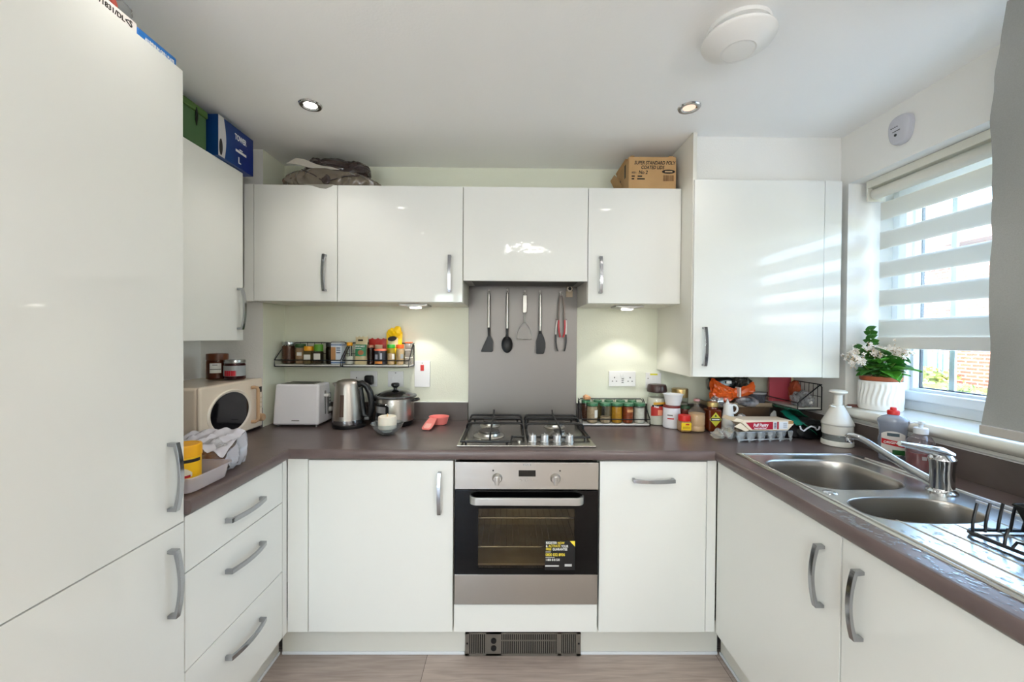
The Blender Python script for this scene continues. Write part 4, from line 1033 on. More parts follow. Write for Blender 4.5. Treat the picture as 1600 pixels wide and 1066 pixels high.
# --- plastic tub with yellow jar and bread by the tall cabinet
t = T('plastic_tub', 'open translucent plastic tub holding the yellow jar', 'tub', (-1.06, -1.01, W), world=True)
b = B()
def rring(ax, ay, rr, z): return [b.bm.verts.new((-1.085 + x, -.995 + y, z)) for x, y in rrect(-ax, ax, -ay, ay, rr, 5)]
R_ = [rring(.080, .070, .02, kz + .001), rring(.092, .082, .025, kz + .006), rring(.100, .090, .028, kz + .052), rring(.106, .096, .03, kz + .053), rring(.106, .096, .03, kz + .050)]
for A, C in zip(R_, R_[1:]):
    for k in range(len(A)): b.bm.faces.new((A[k], A[(k + 1) % len(A)], C[(k + 1) % len(A)], C[k]))
b.bm.faces.new(R_[0]); bmesh.ops.recalc_face_normals(b.bm, faces=b.bm.faces[:])
t.part('wall', b, glass('frosted_tub', (232, 226, 230), .25, 1., .42, (226, 218, 224)))
YEL = mat('yellow_label_plastic', (248, 196, 20), .35)
t = jar('yellow lidded tub of powder standing in the plastic tub', -1.078, -.985, kz + .0085, .0405, .118, .034, mat('yellow_pot', (246, 190, 18), .35), mat('amber_yellow_lid', (240, 172, 14), .35), None, lid_r=1.05, neck=1.0, shoulder=.02, name='yellow_pot', cat='pot',
        band=[(.066, .076, -140, 10, INK, 'dark_band'), (.004, .012, -140, 10, mat('dark_green_print', (70, 66, 24), .5), 'lower_band')])
b = B(); b.grid(lambda i, j: (.0412 * cos(radians(-88 + 60 * i)), .0412 * sin(radians(-88 + 60 * i)), .024 + .012 * j + .014 * j * math.sin(pi * i)), 8, 3); t.part('picture', b, mat('label_cream_picture', (226, 214, 190), .5))
b = B(); b.grid(lambda i, j: (.0414 * cos(radians(-84 + 50 * i)), .0414 * sin(radians(-84 + 50 * i)), .018 + .008 * j + .004 * i), 8, 1); t.part('red_swirl', b, RPRINT)
t = T('bread_bag', 'clear bag with a brown loaf, its white end folded open', 'bread bag', (-1.09, -.84, W), world=True)
b = B(); b.blob((-1.085, -.838, kz + .046), (.046, .058, .040), .10, 5, 3, 4, flat=kz + .006, sq=.7); t.part('loaf', b, mat('brown_bread', (150, 108, 76), .8, noise_=(30, (112, 74, 48), .9), bump=(60, .3)))
b = B(); b.blob((-1.085, -.828, kz + .048), (.066, .068, .050), .16, 7, 9, 4, flat=kz + .0012, sq=.75, crease=.10); t.part('bag', b, PLASTIC, smooth=25)
b = B()
def flapf(i, j):
    x = -1.215 + .195 * i; y = -.790 - (.085 + .030 * i) * j
    z = kz + .112 + .012 * i - (.022 + .040 * i) * j + .010 * sin(pi * i) + .007 * noise.noise(Vector((i * 8, j * 6, 3))) + .0035 * sin(i * 23 + j * 7)
    return (x, y, z)
b.grid(flapf, 24, 16); bmesh.ops.solidify(b.bm, geom=b.bm.faces[:], thickness=.0012)
t.part('folded_end', b, glass('white_film', (238, 236, 244), .2, 1.2, .72, (232, 230, 238)), smooth=25)
b = B()
def flap2(i, j):
    return (-1.022 + .016 * sin(pi * i) + .005 * sin(j * 15 + i * 4), -.905 + .115 * j + .020 * i * (1 - j), kz + .048 + .074 * j - (.040 + .070 * j) * i + .006 * noise.noise(Vector((i * 6, j * 8, 9))))
b.grid(flap2, 14, 16); bmesh.ops.solidify(b.bm, geom=b.bm.faces[:], thickness=.0012)
t.part('side_film', b, glass('grey_film', (232, 232, 238), .2, 1.3, .42, (228, 228, 236)), smooth=25)
# ------------------------------------------------------------------ wire shelves and what stands on them
def wire_shelf(label, L, D=.12, group='black wire shelves with white boards'):
    t = T('wire_shelf', label, 'shelf', (0, 0, 0), group=group)
    r = .0028; fz, bz = .036, .126
    t.part('board', B().box(.004, L - .004, -D + .004, -.002, .0035, .0115, .001), WHITEB)
    b = B()
    b.tube([(r, -r, r), (r, -D, r), (L - r, -D, r), (L - r, -r, r)], r, 6, True)
    b.tube([(r, -D, r), (r, -D, fz), (L - r, -D, fz), (L - r, -D, r)], r, 6)
    for x in (r, L - r):
        b.tube([(x, -D, fz), (x, -.012, bz - .002), (x, -r, bz)], r, 6)
    t.part('front_rail', b, BLACKW)
    b = B(); b.tube([(r, -r, r), (r, -r, bz - .012), (r + .012, -r, bz), (L - r - .012, -r, bz), (L - r, -r, bz - .012), (L - r, -r, r)], r, 6)
    b.tube([(r, -r, .066), (L - r, -r, .066)], .0016, 6)
    for k in range(1, 9): b.tube([(L * k / 9, -r, r), (L * k / 9, -r, bz)], .0014, 6)
    t.part('back_grid', b, BLACKW)
    return t
SZ = 1.2105
s = wire_shelf('left black wire shelf on the back wall holding spice jars above the toaster', .350); s.o.location = (-1.306, -.0015, SZ)
s2 = wire_shelf('right black wire shelf on the back wall holding packets and spice jars above the kettle', .352); s2.o.location = (-.951, -.0015, SZ)
s3 = wire_shelf('black wire shelf standing on the worktop with green lidded jars', .362); s3.o.location = (.305, -.0225, WT + .0004)
s4 = wire_shelf('black wire shelf on the right wall in the corner under the boiler cupboard', .262); s4.o.location = (WRX - .0015, -.024, 1.0265); s4.o.rotation_euler = (0, 0, radians(-90))
JZ = SZ + .0121
GRP = 'spice jars on the wall shelves'
GREENL = mat('green_lid', (58, 110, 40), .35); YELL = mat('amber_lid', (232, 160, 22), .35); ORL = mat('orange_lid', (240, 98, 34), .35); BLKL = mat('black_lid', (30, 28, 26), .4)
SP = {k: mat('spice_' + k, c, .8, noise_=(90, d, .8)) for k, c, d in (('brown', (92, 48, 26), (60, 28, 16)), ('beige', (176, 142, 108), (150, 116, 84)), ('dark', (52, 40, 28), (84, 66, 44)), ('olive', (122, 104, 62), (96, 78, 44)), ('tan', (196, 160, 118), (220, 190, 150)), ('white', (226, 222, 214), (210, 206, 198)), ('yellow', (206, 150, 20), (186, 126, 12)), ('chili', (164, 74, 28), (130, 50, 18)), ('cream', (196, 172, 142), (176, 150, 122)))}
jar('glass jar of dark brown spice with a silver lid, leftmost on the wall shelf', -1.262, -.060, JZ, .034, .118, .014, GLASSJ, SILVER, SP['brown'], .93, group=GRP, lid_r=.96)
t = jar('beige powder jar with dark green lid on the left wall shelf', -1.192, -.075, JZ, .0255, .108, .018, GLASSJ, mat('dark_green_lid', (46, 84, 34), .4), SP['beige'], .96, group=GRP, lid_r=1.06, band=[(.046, .064, -105, -50, LAB)])
jar('square spice jar with an amber lid and white label on the wall shelf', -1.141, -.088, JZ, .0225, .096, .022, GLASSJ, YELL, SP['olive'], .95, group=GRP, square=True, lid_r=1.05, band=[(.024, .052, 0, 0, LAB)])
jar('square spice jar with a bright green lid and white label on the wall shelf', -1.090, -.086, JZ, .0225, .106, .034, GLASSJ, mat('bright_green_lid', (86, 148, 40), .35), SP['dark'], .95, group=GRP, square=True, lid_r=1.02, band=[(.022, .058, 0, 0, LAB)])
jar('dark glass jar with black lid left of the blue and white canister', -1.044, -.052, JZ, .0215, .116, .022, glass('smoked_jar', (150, 132, 104), .03, 1.), BLKL, SP['dark'], .8, group=GRP)
t = T('carton', 'blue and white square canister at the right end of the left wall shelf', 'canister', (-.992, -.072, JZ), rz=radians(-6))
t.part('wall', B().box(-.029, .029, -.025, .025, 0, .116, .006, 3), mat('canister_white', (214, 222, 232), .4))
for z in (.004, .098): t.part('blue_band', B().box(-.0296, .0296, -.0256, .0256, z, z + .012, .006, 3), mat('canister_blue', (48, 98, 158), .4))
t.part('picture', B().box(-.026, .0, -.0262, -.0255, .020, .092), mat('canister_tan', (190, 140, 92), .5))
b = B(); 
for z in (.085, .074, .060): b.box(.004, .026, -.0262, -.0255, z, z + .005)
t.part('printed_lines', b, mat('canister_navy', (40, 60, 90), .5))
t.part('lid', B().box(-.028, .028, -.024, .024, .1165, .124, .003), glass('pale_lid', (220, 220, 214), .2, 1., .5, (214, 212, 204)))
jar('clear bottle of white powder with a yellow cap on the right wall shelf', -.926, -.085, JZ, .021, .118, .016, GLASSJ, YELL, SP['white'], .42, group=GRP, lid_r=.72, neck=.6, shoulder=.25)
# packets
def packet(name, label, cat, loc, w, d, h, m, lean=0., rz=0., group=None, crimp=.03, top=None, seed=1):
    t = T(name, label, cat, loc, rz=rz, group=group)
    b = B()
    def f(s):
        def g(i, j):
            z = h * j; k = sin(pi * min(1, j * 1.15)) ** .5 if j < .87 else max(0, (1 - j) / .13) * .5
            bul = sin(pi * i) ** .7
            y = s * (d / 2) * bul * max(.08, k) + lean * j
            return (w * (i - .5) * (1 - .05 * sin(pi * j)), y + .0025 * noise.noise(Vector((i * 9 + seed, j * 9, s))), z + (.004 * sin(i * 20 + seed) * (j > .95)))
        return g
    b.grid(f(1), 10, 14); b.grid(f(-1), 10, 14); bmesh.ops.remove_doubles(b.bm, verts=b.bm.verts[:], dist=.0004); bmesh.ops.recalc_face_normals(b.bm, faces=b.bm.faces[:])
    o = t.part('packet_body', b, m, smooth=60)
    return t
VEGC = mat('packet_cream', (206, 190, 150), .45); VEGG = mat('packet_green', (44, 130, 86), .4)
t = packet('food_packet', 'cream and green vegetable packet standing on the right wall shelf', 'packet', (-.868, -.078, JZ), .066, .034, .148, VEGC, .012, seed=2)
b = B(); b.grid(lambda i, j: (-.029 + .058 * i, -.0185 * sin(pi * (.1 + .8 * i)) ** .7 + .0055 + .006 * j - .003, .045 + .062 * j), 10, 2); bmesh.ops.recalc_face_normals(b.bm, faces=b.bm.faces[:]); bmesh.ops.solidify(b.bm, geom=b.bm.faces[:], thickness=.0005); t.part('green_panel', b, VEGG)
t.text('lettering', 'VEGETABLE', .0115, (0, -.0165, .097), X, Z, WPRINT, sx=.85); t.part('printed_line', B().box(-.024, .008, -.0172, -.0164, .0845, .088), WPRINT)
t.part('logo_patch', B().box(-.012, .014, -.0108, -.0095, .125, .134), INK)
t.part('picture', B().lathe([(0, .0012), (.011, .0012), (.013, 0), (0, 0)], seg=20, M=Matrix.Translation((.004, -.0155, .064)) @ RX, sx=1.2), mat('chili_picture', (170, 110, 70), .5))
packet('food_packet', 'red packet behind the brown jar on the right wall shelf', 'packet', (-.797, -.022, JZ), .100, .020, .138, mat('packet_red', (176, 38, 30), .4), .004, seed=4).part('printed_panel', B().box(-.010, .030, -.0125, -.0115, .070, .105), mat('packet_pale', (206, 180, 150), .5))
t = packet('food_packet', 'bright yellow bag with a black logo at the back of the right wall shelf', 'packet', (-.703, -.036, JZ), .088, .040, .172, mat('packet_yellow', (252, 208, 20), .35), .006, seed=7)
b = B(); b.blob((-.012, .002, .172), (.022, .012, .022), .3, 4, 51, 3, crease=.25); b.blob((.018, .002, .180), (.022, .011, .026), .3, 4, 53, 3, crease=.25); t.part('gathered_top', b, mat('packet_yellow', (252, 208, 20), .35), smooth=28)
t.part('cream_panel', B().grid(lambda i, j: (-.032 + .056 * i, -.0205 * sin(pi * (.15 + .7 * i)) ** .7 + .001, .094 + .050 * j), 8, 2), mat('packet_ivory', (222, 206, 164), .5))
b = B(); b.prism([(.024 * cos(a), .013 * sin(a)) for a in [2 * pi * k / 24 for k in range(24)]], (-.004, -.0235, .139), Vector((1, 0, .18)), Vector((-.18, 0, 1)), (0, .002, 0)); t.part('logo', b, INK)
jar('small brown jar with a copper lid in the middle of the right wall shelf', -.814, -.082, JZ, .0195, .104, .012, glass('brown_jar_glass', (150, 110, 84), .03, 1.), mat('copper_lid', (150, 100, 78), .3, .6), SP['brown'], .95, group=GRP)
t = jar('black drum shaped tub with an orange lid on the right wall shelf', -.761, -.082, JZ, .0345, .084, .008, mat('black_tub', (36, 36, 42), .35), mat('coral_lid', (236, 120, 90), .4), group=GRP, neck=1.0, shoulder=.03, lid_r=1.03, band=[(.006, .020, -130, -60, mat('tub_orange', (206, 128, 52), .5), 'lower_band'), (.030, .055, -128, -100, mat('tub_grey', (150, 150, 160), .5), 'side_picture'), (.030, .062, -80, -62, mat('tub_grey', (150, 150, 160), .5), 'side_picture')])
jar('clear spice jar with a green cap in front of the yellow bag', -.705, -.086, JZ, .0205, .108, .017, GLASSJ, mat('cap_green', (52, 162, 52), .35), SP['tan'], .66, group=GRP, band=[(.030, .058, -60, 0, LAB)])
jar('clear spice jar with an orange cap near the right end of the wall shelf', -.657, -.086, JZ, .0205, .108, .018, GLASSJ, ORL, SP['tan'], .95, group=GRP, band=[(.034, .058, -70, -20, LABG)])
for k, z in enumerate((0, .0405, .081)):
    t = T('small_box', ('clear lidded box, %s of the stack at the right end of the wall shelf' % ('lowest', 'middle', 'topmost')[k]), 'box', (-.620, -.045, JZ + z), group='clear boxes on the wall shelf')
    t.part('wall', B().box(-.0155, .0155, -.025, .025, 0, .034, .004), glass('box_clear', (220, 214, 206), .1, 1.2, .35, (206, 196, 186))); t.part('lid', B().box(-.0165, .0165, -.026, .026, .0342, .040, .003), [mat('box_lid_white', (226, 222, 216), .4), mat('box_lid_white', (226, 222, 216), .4), ORL][k])
# --- jars on the worktop shelf
KZ = WT + .0004 + .0121
G2 = 'green lidded jars on the worktop shelf'
JL = mat('jar_lid_green', (70, 122, 88), .28, .3)
spec = [(.367, 'cream', .93, 'jar of pinkish beige powder with green lid, left end of the front row'), (.437, 'cream', .35, 'nearly empty jar with green lid, second in the front row'), (.497, 'yellow', .92, 'jar of yellow turmeric powder with a green lid in the front row'),
        (.556, 'chili', .92, 'jar of orange red chilli powder with a green lid in the front row'), (.617, 'white', .88, 'jar of white powder with a green lid, right end of the front row')]
for x, c, f, lab in spec:
    t = jar(lab, x, -.1115, KZ, .0285, .106, .013, GLASSJ, JL, SP[c], f, group=G2, lid_r=1.09, neck=.94)
    if x < .4: t.part('paper_label', B().grid(lambda i, j: (.0289 * cos(radians(-75 + 50 * i)), .0289 * sin(radians(-75 + 50 * i)), .030 + .040 * j), 6, 1), LAB)
    if .55 < x < .56: t.part('paper_label', B().grid(lambda i, j: (.0289 * cos(radians(-110 + 75 * i)), .0289 * sin(radians(-110 + 75 * i)), .060 + .014 * j), 6, 1), mat('tape_tan', (206, 150, 96), .6))
for x, c, lab in ((.338, 'brown', 'jar of brown spice with green lid, left end of the back row'), (.402, 'olive', 'green lidded jar in the back row, second from the left'), (.463, 'cream', 'green lidded jar in the middle of the back row'), (.527, 'tan', 'green lidded jar in the back row, second from the right'), (.590, 'dark', 'green lidded jar, right end of the back row')):
    jar(lab, x + .006, -.030 - .0245, KZ, .0235 if True else 0, .111, .013, GLASSJ, JL, SP[c], .9, group=G2, lid_r=1.02, neck=.94)
b = B(); b.blob((.345, -.0545, KZ + .111 + .0145), (.016, .012, .0145), .25, 9, 4, 3, flat=KZ + .1112); b.blob((.361, -.056, KZ + .1225), (.010, .009, .0105), .25, 9, 6, 3, flat=KZ + .1112)
single('ginger_root', b, mat('ginger_skin', (222, 170, 126), .7, noise_=(60, (196, 140, 98), .8)), 'knob of ginger lying on a green jar lid', 'ginger', (.345, -.05, KZ + .111))

# ------------------------------------------------------------------ utensils on the splashback
NYL = mat('black_nylon', (24, 25, 28), .42)
def hook(x, z): 
    return B().tube([(x, -.0065, z + .006), (x, -.022, z + .006), (x, -.031, z + .002), (x, -.033, z + .008)], .0018, 8)
def utensil(name, label, x, ztop, zneck, handle=True):
    t = T(name, label, name.replace('_', ' '), (x, -.030, ztop), world=True, group='utensils hanging over the hob')
    if handle:
        b = B(); b.tube([(x, -.030, ztop - .022), (x, -.030, zneck)], .0072, 12); t.part('handle', b, STEEL)
        b = B(); b.tube([(x, -.030, ztop - .021), (x - .005, -.030, ztop - .012), (x - .004, -.030, ztop - .002), (x, -.030, ztop + .001), (x + .004, -.030, ztop - .002), (x + .005, -.030, ztop - .012)], .0016, 6, True); t.part('hanging_loop', b, STEEL)
    h = T('wall_hook', 'small steel hook above the %s' % label.split(' hanging')[0], 'hook', (x, -.006, ztop), world=True, group='hooks on the splashback'); h.part('pin', hook(x, ztop - .004), STEEL)
    h.part('plate', B().lathe([(0, .001), (.006, .001), (.006, 0), (0, 0)], seg=12, M=Matrix.Translation((x, -.0062, ztop + .002)) @ RX), STEEL)
    return t
t = utensil('spatula', 'black spatula with slanted blade hanging at the left end', -.188, 1.632, 1.424)
b = B(); b.tube([(-.188, -.030, 1.426), (-.187, -.030, 1.398), (-.186, -.030, 1.378)], [.0075, .0065, .006], 10); b.prism([(-.191, 1.385), (-.181, 1.385), (-.168, 1.362), (-.163, 1.345), (-.165, 1.297), (-.170, 1.293), (-.228, 1.293), (-.230, 1.297), (-.214, 1.335), (-.200, 1.364)], (0, -.033, 0), X, Z, (0, .004, 0), bev=.001); t.part('blade', b, NYL)
t = utensil('cooking_spoon', 'black oval spoon hanging second from the left', -.087, 1.634, 1.420)
b = B(); b.tube([(-.087, -.030, 1.422), (-.087, -.030, 1.395), (-.087, -.031, 1.365)], [.0075, .0065, .010], 10)
b.lathe([(0, -.010), (.4, -.009), (.75, -.004), (.97, .004), (1.0, .006), (.96, .0065), (.72, -.001), (.4, -.006), (0, -.007)], seg=32, sx=.0305, sy=.046, M=Matrix.Translation((-.0875, -.034, 1.334)) @ RX); t.part('bowl', b, NYL)
t = utensil('potato_masher', 'steel wire masher hanging in the middle', .010, 1.626, 0, False)
t.part('handle', B().box(-.002, .021, -.036, -.026, 1.508, 1.606, .004), STEEL)
b = B(); b.tube([(.010, -.030, 1.605), (.004, -.030, 1.614), (.0055, -.030, 1.624), (.010, -.030, 1.627), (.0145, -.030, 1.624), (.016, -.030, 1.614)], .0016, 6, True); t.part('hanging_loop', b, STEEL)
b = B(); b.tube([(.008, -.031, 1.510), (.008, -.031, 1.456), (-.010, -.031, 1.438), (-.030, -.031, 1.412), (-.034, -.031, 1.395), (-.034, -.031, 1.364)], .0017, 6); b.tube([(.012, -.031, 1.510), (.012, -.031, 1.456), (.026, -.031, 1.438), (.042, -.031, 1.412), (.0465, -.031, 1.395), (.0475, -.031, 1.361)], .0017, 6)
b.tube([(-.034, -.031, 1.364), (-.018, -.027, 1.3635), (.0, -.035, 1.363), (.018, -.027, 1.3625), (.034, -.035, 1.362), (.0475, -.031, 1.361)], .0019, 6); t.part('wire_head', b, STEEL)
t = utensil('turner', 'black flat spoon with a straight side hanging fourth from the left', .094, 1.626, 1.408)
b = B(); b.tube([(.094, -.030, 1.410), (.094, -.031, 1.392)], [.0075, .009], 10); b.prism([(.087, 1.402), (.101, 1.402), (.115, 1.375), (.124, 1.345), (.1245, 1.318), (.118, 1.290), (.112, 1.283), (.076, 1.283), (.0725, 1.287), (.073, 1.355), (.080, 1.380)], (0, -.0335, 0), X, Z, (0, .005, 0), bev=.0015); t.part('blade', b, NYL)
t = utensil('tongs', 'red and black tongs hanging at the right end', .208, 1.622, 0, False)
b = B(); b.tube([(.206, -.030, 1.600), (.203, -.030, 1.612), (.208, -.030, 1.620), (.213, -.030, 1.612), (.210, -.030, 1.600)], .0018, 6, True); t.part('hanging_loop', b, STEEL)
BRZ = mat('dark_steel', (92, 84, 78), .3, .9); TR = mat('tongs_red', (176, 26, 34), .35)
def strap(P, w, m, nm, par=None):
    b = B(); n = len(P)
    b.prism([(x - w / 2, z) for x, z in P] + [(x + w / 2, z) for x, z in P[::-1]], (0, -.034, 0), X, Z, (0, .009, 0), bev=.0008); return t.part(nm, b, m, par)
a1 = strap([(.206, 1.604), (.200, 1.585), (.197, 1.545), (.196, 1.470)], .008, BRZ, 'arm'); a2 = strap([(.211, 1.604), (.218, 1.585), (.225, 1.545), (.229, 1.470)], .008, BRZ, 'arm')
strap([(.196, 1.470), (.195, 1.440), (.198, 1.405), (.204, 1.375)], .0095, TR, 'grip', a1); strap([(.229, 1.470), (.230, 1.440), (.228, 1.405), (.221, 1.375)], .0095, TR, 'grip', a2)
strap([(.188, 1.470), (.182, 1.430), (.180, 1.390)], .004, STEEL, 'arm_shaft', a1); strap([(.236, 1.470), (.237, 1.430), (.236, 1.390)], .004, STEEL, 'arm_shaft', a2)
strap([(.180, 1.392), (.181, 1.350), (.186, 1.318), (.192, 1.298)], .008, NYL, 'tip', a1); strap([(.236, 1.392), (.237, 1.350), (.233, 1.318), (.227, 1.298)], .008, NYL, 'tip', a2)
b = B(); b.box(.176, .2, -.032, -.028, 1.468, 1.476); b.box(.226, .24, -.032, -.028, 1.468, 1.476); t.part('rivet_bridge', b, BRZ)
t = T('knob_hook', 'round white knob hook with a black centre at the top right of the splashback', 'hook', (.257, -.006, 1.63), world=True)
t.part('backing', B().box(.238, .274, -.012, -.0065, 1.598, 1.632, .002), mat('beige_pad', (196, 178, 152), .6))
t.part('knob', B().lathe([(0, .022), (.012, .022), (.0165, .016), (.0165, .004), (.013, 0), (0, 0)], seg=28, M=knob_M(.255, -.0065, 1.642)), mat('ivory_knob', (226, 216, 198), .4)); t.part('centre', B().lathe([(0, .001), (.0085, .001), (.009, 0), (0, 0)], seg=20, M=knob_M(.2555, -.0285, 1.643)), BLACKP)
# ------------------------------------------------------------------ jars and bottles right of the worktop shelf
t = T('coffee_whitener_jar', 'tall waisted jar of white powder with dark brown lid and red label', 'jar', (.722, -.080, W))
pr = [(0, 0), (.046, 0), (.051, .005), (.0535, .03), (.0525, .09), (.050, .128), (.046, .146), (.0425, .160), (.0425, .176)]
t.part('glass', B().lathe(pr), GLASSJ)
t.part('contents', B().lathe([(0, .003), (.047, .004), (.051, .03), (.050, .09), (.0475, .126), (.0440, .1435), (0, .144)]), mat('whitener_powder', (232, 230, 222), .8, noise_=(60, (222, 218, 208), .6)))
t.part('lid', B().lathe([(.042, .172), (.050, .174), (.0515, .182), (.049, .204), (.045, .213), (.03, .215), (0, .215)]), mat('dark_brown_lid', (58, 38, 36), .3))
def wrap(z0, z1, a0, a1, R, m, fz=None, nm='paper_label', n=14):
    b = B(); b.grid(lambda i, j: (R * cos(radians(a0 + (a1 - a0) * i)), R * sin(radians(a0 + (a1 - a0) * i)), z0 + (z1 - z0) * j + (fz(i, j) if fz else 0)), n, 4)
    bmesh.ops.recalc_face_normals(b.bm, faces=b.bm.faces[:]); bmesh.ops.solidify(b.bm, geom=b.bm.faces[:], thickness=.0003); return t.part(nm, b, m)
wrap(.050, .100, -142, -20, .0541, mat('label_red', (176, 44, 36), .5), lambda i, j: .010 * i); wrap(.098, .108, -136, -20, .0543, mat('label_black', (36, 26, 22), .5), lambda i, j: .012 * i, 'label_band'); wrap(.109, .122, -128, -18, .0538, mat('label_gold', (206, 158, 50), .5), lambda i, j: .010 * i - .008 * i * i, 'label_arch')
wrap(.056, .084, -104, -60, .0545, mat('label_peach', (220, 140, 110), .5), None, 'label_picture'); text('lettering', 'Nes', .016, (0, 0, .1005), X, Z, WPRINT, t.o, None, 'CENTER', .0002, .9, bend=(0, 0, .0546, radians(-112)))
t = jar('white plastic tub with dark red lid carrying a white paper cup', .768, -.164, W, .0425, .117, .012, mat('tub_white', (226, 226, 232), .35), mat('dark_red_lid', (112, 26, 24), .35), lid_r=.99, neck=1.0, shoulder=.03, name='plastic_tub', cat='tub')
for z, m, a in ((.066, GPRINT, -104), (.049, RPRINT, -96)): t.part('printed_line', B().grid(lambda i, j: (.0428 * cos(radians(-140 + (a + 140) * i)), .0428 * sin(radians(-140 + (a + 140) * i)), z + .006 * j), 8, 1), m)
t = T('paper_cup', 'white tapered cup standing on the dark red lid', 'cup', (.777, -.160, W + .1175))
t.part('wall', B().lathe([(0, .002), (.034, .002), (.0345, 0), (.036, 0), (.0475, .052), (.0505, .053), (.0505, .0555), (.047, .056), (.0345, .005), (0, .0045)]), mat('cup_white', (232, 232, 234), .45))
jar('wide jar with a brushed gold lid against the upstand', .852, -.066, W, .042, .190, .045, GLASSJ, mat('gold_lid', (206, 176, 120), .28, .85), mat('pale_contents', (176, 170, 160), .7), .8, lid_r=1.0, neck=.98, shoulder=.04)
t = jar('small square jar with a red lid and yellow label', .795, -.253, W, .0295, .083, .026, glass('spread_glass', (240, 230, 210), .03, 1.), RED, SP['tan'], .95, square=True, lid_r=1.0)
t.part('paper_label', B().box(-.0245, .0245, -.0262, -.0254, .012, .048), mat('label_yellow', (240, 206, 30), .5)); t.part('printed_line', B().box(-.004, .014, -.0266, -.0262, .037, .043), RPRINT); t.part('printed_panel', B().box(-.018, .018, -.0265, -.0261, .018, .030), mat('ochre_print', (206, 168, 24), .6))
t = T('small_bottle', 'small jug shaped clear bottle of cream powder with a narrow neck', 'bottle', (.864, -.236, W))
t.part('glass', B().lathe([(0, 0), (.038, 0), (.0405, .004), (.0405, .022), (.038, .026), (.0375, .030), (.0405, .034), (.0405, .078), (.038, .083), (.041, .088), (.0405, .098), (.030, .108), (.016, .120), (.011, .126), (.011, .142), (.014, .144), (.014, .150)]), glass('bottle_clear', (244, 238, 228), .04, 1.2, .08, (220, 210, 200)))
t.part('contents', B().lathe([(0, .003), (.036, .003), (.0385, .006), (.0385, .022), (.0365, .026), (.036, .030), (.0385, .034), (.0385, .077), (.036, .083), (.0385, .088), (0, .0885)]), mat('cream_powder', (226, 198, 158), .8, noise_=(40, (206, 174, 134), .6)))
t.part('cap', B().lathe([(.0, .1505), (.015, .1505), (.015, .158), (.010, .160), (0, .160)]), mat('cap_pinkish', (206, 150, 150), .3))
HON = mat('honey', (92, 34, 12), .12, noise_=(6, (122, 52, 14), .6))
t = T('honey_jar', 'dark amber honey jar with gold lid and yellow diamond label', 'jar', (.946, -.232, W))
RZ45 = Matrix.Rotation(radians(45), 4, 'Z')
b = B(); b.box(-.0335, .0335, -.0315, .0315, 0, .112, .010, 3); b.lathe([(.026, .1115), (.024, .117), (.024, .126)]); t.part('jar_body', b, HON)
t.part('lid', B().lathe([(.0255, .122), (.0265, .124), (.0265, .142), (.025, .144), (0, .144)]), mat('gold_jar_lid', (200, 176, 116), .3, .7))
b = B(); b.prism([(0, -.036), (.030, 0), (0, .036), (-.030, 0)], (0, -.0322, .062), X, Z, (0, .0004, 0)); lb = t.part('diamond_label', b, mat('diamond_yellow', (206, 200, 60), .5))
b = B(); b.box(-.024, .024, -.0327, -.0322, .055, .069); t.part('label_band', b, mat('band_dark', (46, 50, 36), .5), lb); t.part('band_print', B().box(-.019, .019, -.0330, -.0326, .0595, .0645), WPRINT, lb)
b = B(); b.prism([(-.006, .076), (.006, .076), (0, .088)], (0, -.0327, 0), X, Z, (0, .0004, 0)); t.part('emblem', b, mat('band_dark', (46, 50, 36), .5), lb)
jar('short jar of red sauce with a green cap behind the jug shaped bottle', .842, -.158, W, .024, .112, .012, GLASSJ, mat('cap_deep_green', (52, 84, 58), .35), mat('red_sauce', (126, 40, 30), .5), .95, band=[(.03, .07, -90, -20, mat('label_mauve', (176, 150, 160), .5))])
t = T('plastic_jug', 'slim white plastic bottle with a looped top beside the honey jar', 'bottle', (1.008, -.262, W))
t.part('wall', B().lathe([(0, 0), (.028, 0), (.030, .004), (.029, .05), (.024, .10), (.021, .125), (.022, .135), (.018, .142), (0, .143)]), WHITEP)
b = B(); b.tube([(.030 * .6 + .018 * cos(a), -.018, .118 + .020 * sin(a)) for a in [2 * pi * k / 16 for k in range(16)]], .005, 8, True); t.part('loop', b, WHITEP)
b = B(); b.prism([(-.014, .140), (-.004, .168), (.004, .142)], (0, -.006, 0), X, Z, (0, .010, 0), bev=.002); t.part('spout', b, WHITEP)

# ------------------------------------------------------------------ the clutter in the right corner
b = B(); b.box(1.035, 1.265, -.185, -.030, W, 1.022, .002); single('cardboard_box', b, mat('brown_card', (104, 78, 54), .8, noise_=(8, (60, 46, 36), .9)), 'brown cardboard box buried under the orange bag', 'box', (1.15, -.11, W))
t = T('tray', 'shallow beige tray lying over the jars in front of the back wall', 'tray', (1.06, -.12, 1.0225), world=True)
b = B(); b.box(.955, 1.275, -.195, -.030, 1.0226, 1.027); b.box(.955, .960, -.195, -.030, 1.0226, 1.046, .001); b.box(1.27, 1.275, -.195, -.030, 1.0226, 1.046, .001); b.box(.955, 1.275, -.195, -.190, 1.0226, 1.046, .001); t.part('tray_body', b, mat('tray_beige', (150, 132, 108), .6))
def crumple(name, label, cat, c, r, m, seed, amp=.25, fr=7, crease=.18, flat=None, sq=.8, sub=4):
    b = B(); b.blob(c, r, amp, fr, seed, sub, flat, 0, sq, crease)
    return single(name, b, m, label, cat, (c[0], c[1], (flat if flat is not None else c[2] - r[2])), smooth=28)
ORB = mat('orange_film', (232, 104, 40), .3, coat=.3, noise_=(14, (206, 78, 22), .7))
t = T('food_bag', 'crumpled orange bag closed with a white tie', 'bag', (1.09, -.16, 1.066), world=True)
b = B()
